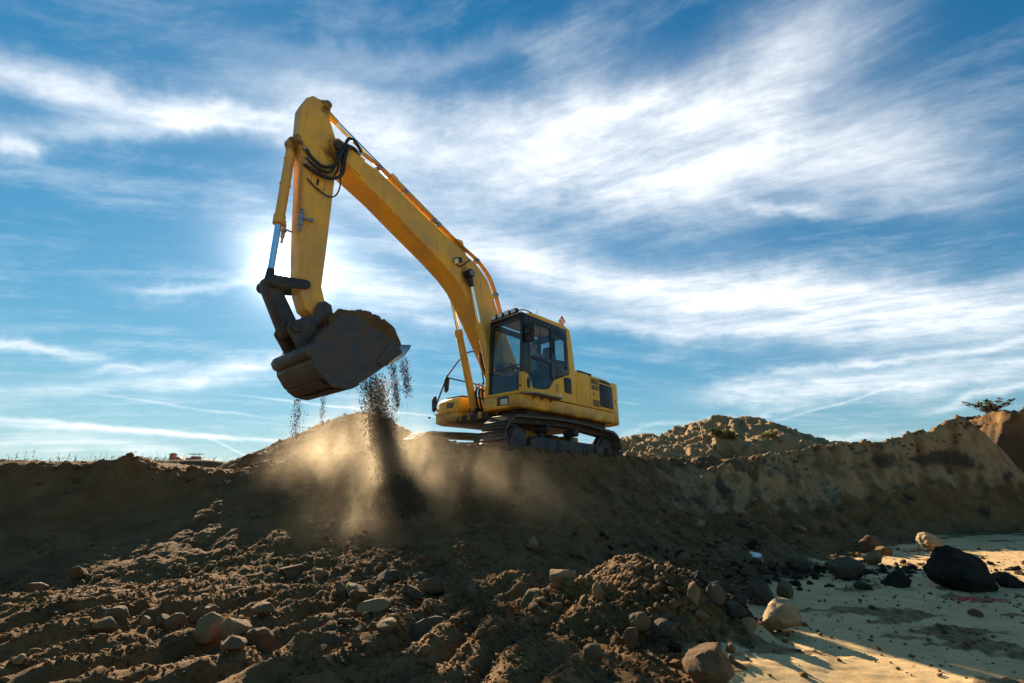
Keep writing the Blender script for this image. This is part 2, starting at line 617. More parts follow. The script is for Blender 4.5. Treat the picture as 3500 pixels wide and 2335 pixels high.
def np_mesh(name, v, f, mat, smooth=True, attrs=None):
    me = bpy.data.meshes.new(name)
    nv, nf, k = len(v), len(f), f.shape[1]
    me.vertices.add(nv)
    me.vertices.foreach_set('co', np.ascontiguousarray(v, dtype=np.float32).ravel())
    me.loops.add(nf * k)
    me.loops.foreach_set('vertex_index', np.ascontiguousarray(f, dtype=np.int32).ravel())
    me.polygons.add(nf)
    me.polygons.foreach_set('loop_start', np.arange(0, nf * k, k, dtype=np.int32))
    me.polygons.foreach_set('use_smooth', np.full(nf, smooth))
    me.update(calc_edges=True)
    for nm, a in (attrs or {}).items():
        at_ = me.attributes.new(nm, 'FLOAT', 'POINT')
        at_.data.foreach_set('value', np.ascontiguousarray(a, dtype=np.float32).ravel())
    me.materials.append(mat)
    o = bpy.data.objects.new(name, me)
    COL.objects.link(o)
    return o


# ------------------------------------------------------------------ noise (numpy)
PERM = nrs.permutation(256)
PERM = np.concatenate([PERM, PERM, PERM])
GA = nrs.rand(256) * 2 * np.pi
GX, GY = np.cos(GA), np.sin(GA)
RV = nrs.rand(256, 4)


def hsh(i, j, s=0):
    return PERM[(PERM[(i + s * 17) & 255] + j) & 255]


def gnoise(x, y, s=0):
    xi = np.floor(x).astype(int); yi = np.floor(y).astype(int)
    xf = x - xi; yf = y - yi
    u = xf ** 3 * (xf * (xf * 6 - 15) + 10); w = yf ** 3 * (yf * (yf * 6 - 15) + 10)
    def g(i, j, dx, dy):
        h = hsh(i, j, s)
        return GX[h] * dx + GY[h] * dy
    a = g(xi, yi, xf, yf); b = g(xi + 1, yi, xf - 1, yf)
    c = g(xi, yi + 1, xf, yf - 1); d = g(xi + 1, yi + 1, xf - 1, yf - 1)
    return ((a + u * (b - a)) + w * ((c + u * (d - c)) - (a + u * (b - a)))) * 1.5


def fbm(x, y, o=5, s=0, g=.5):
    r = 0; a = 1.; t = 0
    for k in range(o):
        r = r + a * gnoise(x * 2 ** k + k * 13.7, y * 2 ** k - k * 7.3, s + k)
        t += a; a *= g
    return r / t


def bumps(x, y, s=0, rmin=.25, rmax=.62):
    """rounded lumps: height of the tallest lump over each point, in units of the cell size"""
    xi = np.floor(x).astype(int); yi = np.floor(y).astype(int)
    out = np.zeros_like(x)
    for dx in (-1, 0, 1):
        for dy in (-1, 0, 1):
            h = hsh(xi + dx, yi + dy, s)
            cx = xi + dx + .15 + .7 * RV[h, 0]; cy = yi + dy + .15 + .7 * RV[h, 1]
            r = rmin + (rmax - rmin) * RV[h, 2] ** 2
            e = .7 + .6 * RV[h, 3]
            d2 = ((x - cx) * e) ** 2 + ((y - cy) / e) ** 2
            hh = np.sqrt(np.maximum(r * r - d2, 0))
            ta = RV[h, 0] * 40.0
            hh = np.minimum(hh, np.maximum(.45 * r + .7 * ((x - cx) * np.cos(ta) + (y - cy) * np.sin(ta)), 0))
            out = np.maximum(out, hh * (.7 + .6 * RV[h, 3]))
    return out


def sstep(a, b, x):
    t = np.clip((x - a) / (b - a), 0, 1)
    return t * t * (3 - 2 * t)


# ------------------------------------------------------------------ terrain shape
EXC = np.array([.12, 10.9, CAM_Z + .36])          # excavator, on the bench
BENCH = EXC[2]
CREST_PX = [(-900, 1590, 6.0), (-400, 1598, 6.4), (0, 1594, 6.7), (200, 1584, 6.9), (430, 1568, 7.2), (490, 1588, 7.35), (560, 1604, 7.5),
            (700, 1620, 7.7), (810, 1612, 7.8), (880, 1588, 7.9), (1000, 1562, 8.1), (1120, 1556, 8.2), (1250, 1548, 8.3), (1350, 1520, 8.4),
            (1430, 1500, 8.35), (1500, 1497, 8.25), (1580, 1512, 8.1), (1660, 1538, 7.9), (1743, 1546, 7.9), (1795, 1526, 8.1), (1849, 1537, 8.5),
            (1912, 1549, 8.9), (1992, 1556, 9.6), (2088, 1561, 10.5), (2180, 1562, 11.3), (2300, 1574, 11.7), (2500, 1573, 12.0), (2600, 1562, 12.4),
            (2700, 1545, 12.8), (2780, 1528, 13.0), (3000, 1512, 13.4), (3180, 1472, 13.6), (3240, 1440, 13.6), (3282, 1426, 13.6)]
cr = np.array([at(*c) for c in CREST_PX])
TOE = np.array([(-14, 4.2), (-9, 4.2), (-5, 4.2), (-3, 4.35), (-1.5, 4.5), (0, 4.6), (1.0, 4.95), (1.5, 5.15), (2.0, 5.4), (2.9, 6.1), (4.0, 7.2), (5.3, 8.4),
                (7.4, 10.1), (8.6, 11.0), (9.5, 11.5), (11, 12.2), (12.5, 12.6)])
XE = cr[-1, 0]                                   # right end of the cut face
ZE = cr[-1, 2]


def height(x, y, fine=True):
    x = np.asarray(x, float); y = np.asarray(y, float)
    wx = fbm(x * .9, y * .9, 4, 3) * .22
    yc = np.interp(x, cr[:, 0], cr[:, 1]) + wx * sstep(16, 5, np.abs(x)) * .6
    zc = np.interp(x, cr[:, 0], cr[:, 2])
    yt = np.interp(x, TOE[:, 0], TOE[:, 1]) + fbm(x * .5, y * .5 + 9, 3, 5) * .5
    s = (y - yt) / np.maximum(yc - yt, .3)
    # face shape: loose slope on the left and in the middle, steeper cut to the right
    k = sstep(2.2, 5.5, x)
    lin = np.clip(s, 0, 1)
    left = .30 * lin + .70 * lin ** 2.0
    right = np.where(lin < .55, lin * .62, .341 + (lin - .55) / .45 * .659)
    far = sstep(7, 10.5, x)
    cut = lin ** 1.25
    prof = left * (1 - k) + k * ((1 - far) * right + far * cut)
    prof = prof * 1.0
    back = sstep(1.0, 1.0 + 1.3 / np.maximum(yc - yt, .5), s)
    plateau = BENCH + fbm(x * .3, y * .3, 3, 8) * .10
    zl = zc * prof
    z = np.where(s < 1, zl, zc + (plateau - zc) * back)
    # end of the cut face on the right: the ridge runs down, a farther wall stands behind
    e = sstep(XE + 2.6, XE - .1, x + (13.6 - y) * .15)
    z = np.where(x > XE - .6, z * e, z)
    # farther wall
    yf = 16.2 + (x - 14) * -.25
    fw = sstep(yf - .8, yf + .1, y + fbm(x * .8, y * .8, 3, 21) * .35) * (at(3420, 1432, 16.4)[2] + fbm(x * .5, y * .5, 3, 4) * .35)
    z = np.where(x > 13.7, np.maximum(z, fw * sstep(13.8, 15.0, x) * (.62 + .38 * sstep(15.4, 17.0, x)) * sstep(yf + 6, yf + 3, y)), z)
    # heap behind the bucket
    def cone(px, py, yy, sl, sx=1.0, rnd=.35, amp=.18, seed=0):
        p = at(px, py, yy)
        d = np.sqrt(((x - p[0]) * sx) ** 2 + (y - p[1]) ** 2 + rnd * rnd) - rnd
        return p[2] - d * sl + fbm(x * 1.3, y * 1.3, 4, 31 + seed) * amp * sstep(0, 1.5, d)
    z = np.maximum(z, cone(1240, 1413, 12.0, .62, .85))
    z = np.maximum(z, cone(1340, 1470, 11.7, .60, .7, seed=3))
    # spoil heaps behind on the right
    for a in [(2475, 1436, 22, .55, .75, .5, .5, 5), (2545, 1440, 22.5, .6, .8, .5, .4, 6), (2350, 1490, 20, .45, .45, .6, .4, 7),
              (2250, 1522, 19, .4, .5, .6, .35, 8), (2440, 1500, 17.5, .75, .7, .35, .35, 9), (2640, 1486, 18.5, .8, .8, .3, .35, 10),
              (2720, 1520, 21, .35, .5, .6, .3, 12), (2590, 1478, 21.5, .5, .8, .5, .3, 11)]:
        z = np.maximum(z, cone(a[0], a[1], a[2], a[3], a[4], a[5], a[6], a[7]))
    # low dark rise far off on the left
    p = at(600, 1566, 36)
    hill = p[2] - .15 - ((x - p[0]) / 12.0) ** 2 * 1.5 - np.maximum(0, 35 - y) * .95 - np.maximum(0, y - 38) * .3 + fbm(x * .3, y * .3, 3, 12) * .16
    z = np.where(y > 24, np.maximum(z, hill), z)
    # foreground: churned loose soil on the floor
    soilm = sstep(2.0, .6, x + fbm(x * .7, y * .7, 3, 14) * 1.0) * sstep(1.6, 2.4, y)
    fl = sstep(.8, .0, s)
    z = z + soilm * fl * (.10 + .09 * fbm(x * .8, y * .8, 3, 15))
    # pile and spur
    def mound(cx, cy, h, sl, sx=1., seed=0):
        d = np.sqrt(((x - cx) * sx) ** 2 + (y - cy) ** 2 + .012) - .11
        return h - d * sl + fbm(x * 3, y * 3, 4, 41 + seed) * .10
    p = at(2185, 1900, 4.3)
    z = np.maximum(z, mound(p[0], 4.3, p[2], .46, 1.25))
    z = np.maximum(z, mound(p[0] - .33, 4.0, p[2] - .16, .40, .9, 2))
    p = at(1725, 1955, 4.9)
    z = np.maximum(z, mound(p[0], 4.9, p[2], .5, 1.2, 3))
    z = np.maximum(z, mound(p[0] - .35, 4.45, p[2] - .17, .42, 1.1, 4))
    p = at(1965, 1750, 6.8)
    z = np.maximum(z, mound(p[0], 6.8, p[2], .8, 1.6, 6))
    if not fine:
        return z
    # track prints: ridges running away from the camera on the left
    a = x * .905 - y * .425
    b = x * .425 + y * .905
    rz = sstep(.9, -.2, x) * sstep(.16, -.04, s) * sstep(1.8, 2.6, y) * sstep(-6.5, -5, x)
    ph = (a + fbm(x * 1.2, y * 1.2, 3, 51) * .14) / .34
    rid = np.abs(np.sin(ph * np.pi)) ** .8
    brk = sstep(-.35, .15, fbm(b * 1.6, a * 3, 3, 52))
    z = z + rz * (rid - .5) * .17 * (.3 + .7 * brk)
    # erosion flutes on the faces
    face = sstep(.05, .25, s) * sstep(1.12, .9, s)
    fl2 = fbm(x * 2.6 + y * .8, y * .5, 4, 61)
    z = z + face * fl2 * (.10 + .10 * k)
    z = z + face * k * fbm(x * 1.1, y * 2.0, 4, 62) * .34 * sstep(1.05, .8, s)
    led = z / .30 + fbm(x * .8, y * 1.4, 3, 65) * 1.2
    z = z + face * k * (np.abs(led - np.round(led)) - .25) * .16
    z = z + face * k * (fbm(x * 3.4, y * 6.0, 4, 63) * .13 + np.maximum(0, fbm(x * 2.2, y * 4.0, 3, 64)) * .22)
    # general roughness and clods; sand stays smooth
    sd = sandmask(x, y)
    z = z + fbm(x * 1.7, y * 1.7, 5, 71) * .07 * (1 - .85 * sd)
    loose = (1 - sd) * sstep(16, 12, y) * sstep(1.2, .9, s)
    lw = loose * (1 - .75 * sstep(-2.6, -4.2, x + (y - 6.4) * -.6) * sstep(.15, .35, s))
    lw = lw * (1 - .6 * k * sstep(.3, .6, s))
    dens = .45 + .55 * sstep(-.25, .25, fbm(x * .8 + 4, y * .8, 3, 72))
    lowm = sstep(.85, .1, s) * (1 + .5 * sstep(.1, -.2, s))
    z = z + lw * dens * (bumps(x / .26, y / .26, 1) * .26 * .16 * lowm + bumps(x / .10, y / .10, 2) * .10 * .42 * (.3 + .7 * lowm) + bumps(x / .045, y / .045, 3) * .045 * .7)
    z = z + (1 - .8 * sd) * fbm(x * 9, y * 9, 4, 73, .62) * .040 * sstep(20, 12, y)
    z = z + (1 - .6 * sd) * fbm(x * 24, y * 24, 3, 74) * .018 * sstep(14, 9, y)
    # crumbly edge along the crest
    edge = sstep(.86, .98, s) * sstep(1.25, 1.0, s) * sstep(16, 14, y)
    z = z + edge * (bumps(x / .22, y / .22, 5) * .22 * .55 + fbm(x * 4, y * 4, 4, 75) * .07)
    rw = sstep(13.9, 14.6, x) * sstep(14, 15, y) * sstep(24, 20, y)
    z = z + rw * (fbm(x * 1.8, y * 1.8, 5, 78, .6) * .34 + bumps(x / .3, y / .3, 9) * .10)
    farm = sstep(14, 17, y) * sstep(32, 26, y)
    rg = 1 - np.abs(fbm(x * .9, y * .9, 5, 77)) * 2.2
    z = z + farm * (rg * .50 - .22 + fbm(x * 3, y * 3, 4, 76) * .09) * sstep(BENCH + .1, BENCH + .6, z)
    return z


def sandmask(x, y):
    n = fbm(x * .6, y * .6, 4, 81)
    m = sstep(.85, 1.6, x - (y - 3.9) * .55 + n * 1.0)
    yt = np.interp(x, TOE[:, 0], TOE[:, 1])
    m = m * sstep(-.1, -.9, y - yt + n * .9)
    streak = sstep(.05, .28, fbm(x * 1.1 + 3, y * 1.9, 4, 82))
    pile = np.exp(-(((x - 1.05) / .62) ** 2 + ((y - 4.1) / .75) ** 2))
    return m * (1 - .6 * streak) * sstep(.42, .22, pile + n * .12)


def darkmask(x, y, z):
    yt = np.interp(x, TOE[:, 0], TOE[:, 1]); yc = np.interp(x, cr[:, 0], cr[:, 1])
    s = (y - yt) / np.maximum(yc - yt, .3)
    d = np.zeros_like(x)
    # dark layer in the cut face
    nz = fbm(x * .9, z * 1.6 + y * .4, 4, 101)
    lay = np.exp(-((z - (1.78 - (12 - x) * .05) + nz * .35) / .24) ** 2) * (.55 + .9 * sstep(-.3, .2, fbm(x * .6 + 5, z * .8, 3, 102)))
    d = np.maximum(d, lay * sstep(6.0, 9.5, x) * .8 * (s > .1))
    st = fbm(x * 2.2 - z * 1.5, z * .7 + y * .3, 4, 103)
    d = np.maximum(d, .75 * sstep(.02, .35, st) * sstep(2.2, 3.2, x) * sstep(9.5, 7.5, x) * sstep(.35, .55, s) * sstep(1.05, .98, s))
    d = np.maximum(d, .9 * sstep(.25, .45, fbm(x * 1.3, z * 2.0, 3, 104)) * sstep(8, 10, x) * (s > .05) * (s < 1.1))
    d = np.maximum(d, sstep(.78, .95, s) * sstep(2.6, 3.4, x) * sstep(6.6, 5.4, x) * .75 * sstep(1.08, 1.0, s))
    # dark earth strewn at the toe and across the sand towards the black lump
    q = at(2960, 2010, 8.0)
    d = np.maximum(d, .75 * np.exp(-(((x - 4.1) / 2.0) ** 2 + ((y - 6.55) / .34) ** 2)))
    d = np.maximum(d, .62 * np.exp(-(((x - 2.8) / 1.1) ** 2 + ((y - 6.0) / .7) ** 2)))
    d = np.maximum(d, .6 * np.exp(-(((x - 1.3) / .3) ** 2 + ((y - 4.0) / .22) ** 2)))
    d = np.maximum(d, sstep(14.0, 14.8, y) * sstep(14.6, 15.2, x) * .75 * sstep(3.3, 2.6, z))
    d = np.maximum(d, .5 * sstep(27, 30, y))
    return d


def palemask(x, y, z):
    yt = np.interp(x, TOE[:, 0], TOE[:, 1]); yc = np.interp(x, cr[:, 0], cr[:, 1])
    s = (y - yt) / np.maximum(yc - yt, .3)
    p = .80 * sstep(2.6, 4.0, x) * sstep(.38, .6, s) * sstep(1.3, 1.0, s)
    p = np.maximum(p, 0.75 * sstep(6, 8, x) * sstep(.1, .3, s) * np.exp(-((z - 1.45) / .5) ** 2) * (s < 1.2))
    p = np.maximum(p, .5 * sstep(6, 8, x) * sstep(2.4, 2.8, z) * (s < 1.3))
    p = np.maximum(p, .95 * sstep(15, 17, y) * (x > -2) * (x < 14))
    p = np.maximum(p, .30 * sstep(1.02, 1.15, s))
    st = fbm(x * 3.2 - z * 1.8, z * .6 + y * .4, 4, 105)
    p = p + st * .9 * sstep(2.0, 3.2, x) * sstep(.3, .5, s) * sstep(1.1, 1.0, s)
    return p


def graded(segs):
    out = [segs[0][0]]
    for a, b, d0, d1 in segs:
        p = a
        while p < b - 1e-6:
            f = (p - a) / (b - a)
            p = min(b, p + d0 * (d1 / d0) ** f)
            out.append(p)
    return np.array(out)


GXS = graded([(-400, -60, 60, 6), (-60, -14, 6, .4), (-14, -7, .3, .05), (-7, -4.2, .045, .03), (-4.2, 4.2, .027, .027), (4.2, 8, .03, .04), (8, 16.5, .045, .06), (16.5, 30, .08, .8), (30, 400, 1, 60)])
GYS = graded([(-40, -4, 8, 1), (-4, 1.8, .8, .12), (1.8, 2.8, .08, .024), (2.8, 7.0, .019, .024), (7.0, 12.5, .026, .034), (12.5, 18, .05, .07), (18, 26, .09, .2), (26, 60, .3, 1.5), (60, 700, 3, 90)])
XX, YY = np.meshgrid(GXS, GYS)
ZZ = height(XX, YY)
ZZ = np.where(YY < 1.8, ZZ * sstep(-1, 1.8, YY), ZZ)


def build_ground():
    nx, ny = len(GXS), len(GYS)
    v = np.stack([XX.ravel(), YY.ravel(), ZZ.ravel()], 1)
    idx = np.arange(nx * ny).reshape(ny, nx)
    f = np.stack([idx[:-1, :-1].ravel(), idx[:-1, 1:].ravel(), idx[1:, 1:].ravel(), idx[1:, :-1].ravel()], 1)
    x, y, z = v.T
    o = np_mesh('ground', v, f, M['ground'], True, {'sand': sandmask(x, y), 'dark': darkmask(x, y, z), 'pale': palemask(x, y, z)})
    o['kind'] = 'structure'
    print('ground', nx, ny, nx * ny)


build_ground()


def hz(x, y):
    """ground height, read from the grid"""
    i = int(np.clip(np.searchsorted(GXS, x) - 1, 0, len(GXS) - 2)); j = int(np.clip(np.searchsorted(GYS, y) - 1, 0, len(GYS) - 2))
    fx = (x - GXS[i]) / (GXS[i + 1] - GXS[i]); fy = (y - GYS[j]) / (GYS[j + 1] - GYS[j])
    return (ZZ[j, i] * (1 - fx) + ZZ[j, i + 1] * fx) * (1 - fy) + (ZZ[j + 1, i] * (1 - fx) + ZZ[j + 1, i + 1] * fx) * fy


def on_ground(px, py, tmin=1.2, tmax=45.0):
    """where the sight line through a photograph point meets the ground"""
    d = ray(px, py)
    t = tmin
    prev = None
    while t < tmax:
        p = np.array([0, 0, CAM_Z]) + d * t
        if p[2] < hz(p[0], p[1]):
            return np.array([p[0], p[1], hz(p[0], p[1])]), t
        t += .02 + t * .002
    return None, None


# ------------------------------------------------------------------ excavator
YAW = R(47.5)
TROT = R(2.7)                                     # undercarriage against upper structure
EX = empty('excavator', tuple(EXC), math.pi + YAW)
tag(EX, 'yellow tracked excavator with raised boom standing on the edge of the pit', 'excavator')
Y_ = M['yellow']


def xz_on(path):
    return path


def build_tracks():
    rS = .40
    xf, xr, zc = 1.70, -1.78, .46
    SINK = .14                                    # the far track stands lower
    # centre line of the shoes
    pts = []
    N = 400
    top = zc + rS + .035
    bot = zc - rS - .035
    rr = rS + .035
    for i in range(60):
        a = math.pi / 2 - math.pi * i / 60
        pts.append((xf + rr * math.cos(a), zc + rr * math.sin(a)))
    for i in range(60):
        pts.append((xf + (xr - xf) * i / 60, bot))
    for i in range(60):
        a = -math.pi / 2 - math.pi * i / 60
        pts.append((xr + rr * math.cos(a), zc + rr * math.sin(a)))
    for i in range(60):
        u = i / 60
        pts.append((xr + (xf - xr) * u, top + .075 * math.sin(math.pi * u) ** 1.2))
    P = np.array(pts + [pts[0]])
    L = np.r_[0, np.cumsum(np.hypot(*np.diff(P, axis=0).T))]
    n = 52
    pitch = L[-1] / n
    # one shoe: plate with three grousers, local x along the chain, z outward
    def shoe_mesh():
        mb = MB()
        w = .30
        prof = [(-pitch * .52, 0), (-pitch * .50, .014), (-pitch * .44, .045), (-pitch * .36, .045), (-pitch * .33, .016), (-pitch * .08, .016), (-pitch * .05, .044), (pitch * .03, .044),
                (pitch * .06, .016), (pitch * .30, .016), (pitch * .33, .042), (pitch * .40, .042), (pitch * .44, .012), (pitch * .47, -.004), (pitch * .40, -.012), (-pitch * .45, -.012)]
        mb.prism(prof, -w, w)
        for yy in (-.09, .09):
            for xx in (-.045, .045):
                mb.cyl((xx + .012, yy, .012), (xx + .012, yy, .028), .014, n=6)
        return mb
    base = shoe_mesh().build('shoe', M['steel'], None, bevel=.0025, seg=1)
    me = base.data
    bpy.data.objects.remove(base)
    for side in (1, -1):
        y0 = side * 1.19
        dzs = 0.0 if side > 0 else -SINK
        made = []
        tr = MB()
        # chain of links under the shoes
        m = len(P) - 1
        for (ya, yb) in ((y0 - .11, y0 - .05), (y0 + .05, y0 + .11)):
            c = np.array([(P[:, 0].min() + P[:, 0].max()) / 2, zc])
            inner = []
            outer = []
            for i in range(m):
                tg = P[(i + 1) % m] - P[i - 1]
                tg = tg / np.linalg.norm(tg)
                nm = np.array([-tg[1], tg[0]])     # path runs clockwise seen from -y: outward normal
                outer.append(P[i] + nm * -.0 - 0 * tg)
                inner.append(P[i] - nm * .10)
            tr.ring(outer[::4], inner[::4], ya, yb)
        tr.v = [(a, b_, c + dzs) for a, b_, c in tr.v]
        track = tr.build('track', M['frame'], EX, rotz=TROT, smooth=True, label='near crawler track' if side > 0 else 'far crawler track behind the heap')
        for k in range(n):
            s = (k + .35) * pitch % L[-1]
            i = int(np.searchsorted(L, s) - 1)
            u = (s - L[i]) / (L[i + 1] - L[i])
            p = P[i] * (1 - u) + P[i + 1] * u
            tg = P[(i + 2) % m] - P[(i - 1) % m]
            a = math.atan2(tg[1], tg[0])
            o = bpy.data.objects.new('shoe', me)
            COL.objects.link(o)
            o.parent = track
            c, s_ = math.cos(a), math.sin(a)
            # local x = travel direction, local z = outward
            X = Vector((c, 0, s_)); Z = Vector((-s_, 0, c)); Yv = Z.cross(X)
            mt = Matrix((X, Yv, Z)).transposed().to_4x4()
            mt.translation = Vector((p[0], y0, p[1] + dzs))
            o.matrix_local = Matrix.Rotation(TROT, 4, 'Z') @ mt
        # frame
        fr = MB()
        yo = y0 + side * .20
        yi = y0 - side * .20
        lo, hi = min(yo, yi), max(yo, yi)
        fr.prism([(1.28, .25), (1.30, .52), (1.10, .58), (-1.20, .58), (-1.42, .52), (-1.46, .22), (-1.2, .17), (1.1, .17)], lo, hi)
        fr.v = [(a, b_, c + dzs) for a, b_, c in fr.v]
        f = fr.build('track_frame', M['frame'], EX, bevel=.018, rotz=TROT)
        ys = yo + side * .004
        for (xa, xb, za, zb, tk) in ((.368, .392, .20, .56, .012), (-.732, -.708, .20, .56, .012), (-1.40, -1.06, .24, .54, .03)):
            g = MB()
            g.box((xa, min(ys, ys + side * tk), za + dzs), (xb, max(ys, ys + side * tk), zb + dzs))
            g.build('frame_rib', M['frame'], f, bevel=.004, rotz=TROT)
        hl = MB()
        for a in range(1):
            pr = [(-.62 + .035 * math.cos(q) , .40 + .075 * math.sin(q)) for q in np.linspace(0, 2 * math.pi, 15)[:-1]]
            hl.prism(pr, min(ys, ys + side * .006), max(ys, ys + side * .006))
        hl.v = [(a, b_, c + dzs) for a, b_, c in hl.v]
        hl.build('frame_slot', M['black'], f, rotz=TROT)
        # sprocket with drive cover at the front
        sp = MB()
        prof = []
        for i in range(46):
            q = 2 * math.pi * i / 46
            r = .345 if i % 2 else .385
            prof.append((xf + r * math.cos(q), zc + r * math.sin(q)))
        sp.prism(prof, y0 - .035, y0 + .035)
        sp.v = [(a, b_, c + dzs) for a, b_, c in sp.v]
        so = sp.build('sprocket', M['frame'], EX, rotz=TROT, bevel=.004, seg=1)
        cv = MB()
        a0 = y0 + side * .03
        cv.cyl((xf, a0, zc), (xf, y0 + side * .19, zc), .285, .27, 32)
        cv.cyl((xf, y0 + side * .19, zc), (xf, y0 + side * .235, zc), .235, .225, 32)
        for i in range(18):
            q = 2 * math.pi * i / 18
            c = (xf + .252 * math.cos(q), zc + .252 * math.sin(q))
            cv.cyl((c[0], y0 + side * .185, c[1]), (c[0], y0 + side * .203, c[1]), .014, n=6)
        cv.v = [(a, b_, c + dzs) for a, b_, c in cv.v]
        cv.build('drive_cover', M['frame'], so, rotz=TROT, bevel=.006)
        idl = MB()
        idl.cyl((xr, y0 - .06, zc), (xr, y0 + .06, zc), .38, n=36)
        idl.cyl((xr, y0 - .11, zc), (xr, y0 + .11, zc), .30, n=36)
        idl.cyl((xr, y0 - .20, zc), (xr, y0 + .20, zc), .09, n=20)
        idl.v = [(a, b_, c + dzs) for a, b_, c in idl.v]
        idl.build('idler', M['frame'], EX, rotz=TROT, bevel=.008)
        for xx in (.70, -.35):
            cr_ = MB()
            cr_.cyl((xx, y0 - .12, .765), (xx, y0 + side * .20, .765), .075, n=20)
            cr_.cyl((xx, y0 - side * .1, .765), (xx, y0 + side * .215, .765), .03, n=12)
            cr_.box((xx - .05, y0 - .05, .55), (xx + .05, y0 + .05, .70))
            cr_.v = [(a, b_, c + dzs) for a, b_, c in cr_.v]
            cr_.build('carrier_roller', M['frame'], EX, rotz=TROT, bevel=.008)
        for i in range(8):
            xx = 1.1 - i * .31
            rl = MB()
            rl.cyl((xx, y0 - .14, .135), (xx, y0 + .14, .135), .085, n=16)
            rl.v = [(a, b_, c + dzs) for a, b_, c in rl.v]
            rl.build('track_roller', M['frame'], EX, rotz=TROT)
    # carbody
    cb = MB()
    for sx in (1, -1):
        for sy in (1,):
            cb.prism([(sx * .35, sy * .3), (sx * .75, sy * .3), (sx * .98, sy * 1.02), (sx * .52, sy * 1.02)], .50, .74, 'z')
        cb.build('car_body_leg', Y_, EX, bevel=.02, rotz=TROT)
    cb = MB()
    cb.prism([(.8, .60), (-.8, .60), (-.8, -.62), (.8, -.62)], .46, .80, 'z')
    for sx in (1, -1):
        cb.prism([(sx * .35, -.63), (sx * .75, -.63), (sx * .98, -1.02), (sx * .52, -1.02)], .38, .62, 'z')
    cb.build('car_body', M['frame'], EX, bevel=.02, rotz=TROT)
    sw = MB()
    sw.cyl((0, 0, .80), (0, 0, 1.02), .66, n=48)
    sw.build('swing_bearing', M['frame'], EX, bevel=.01)


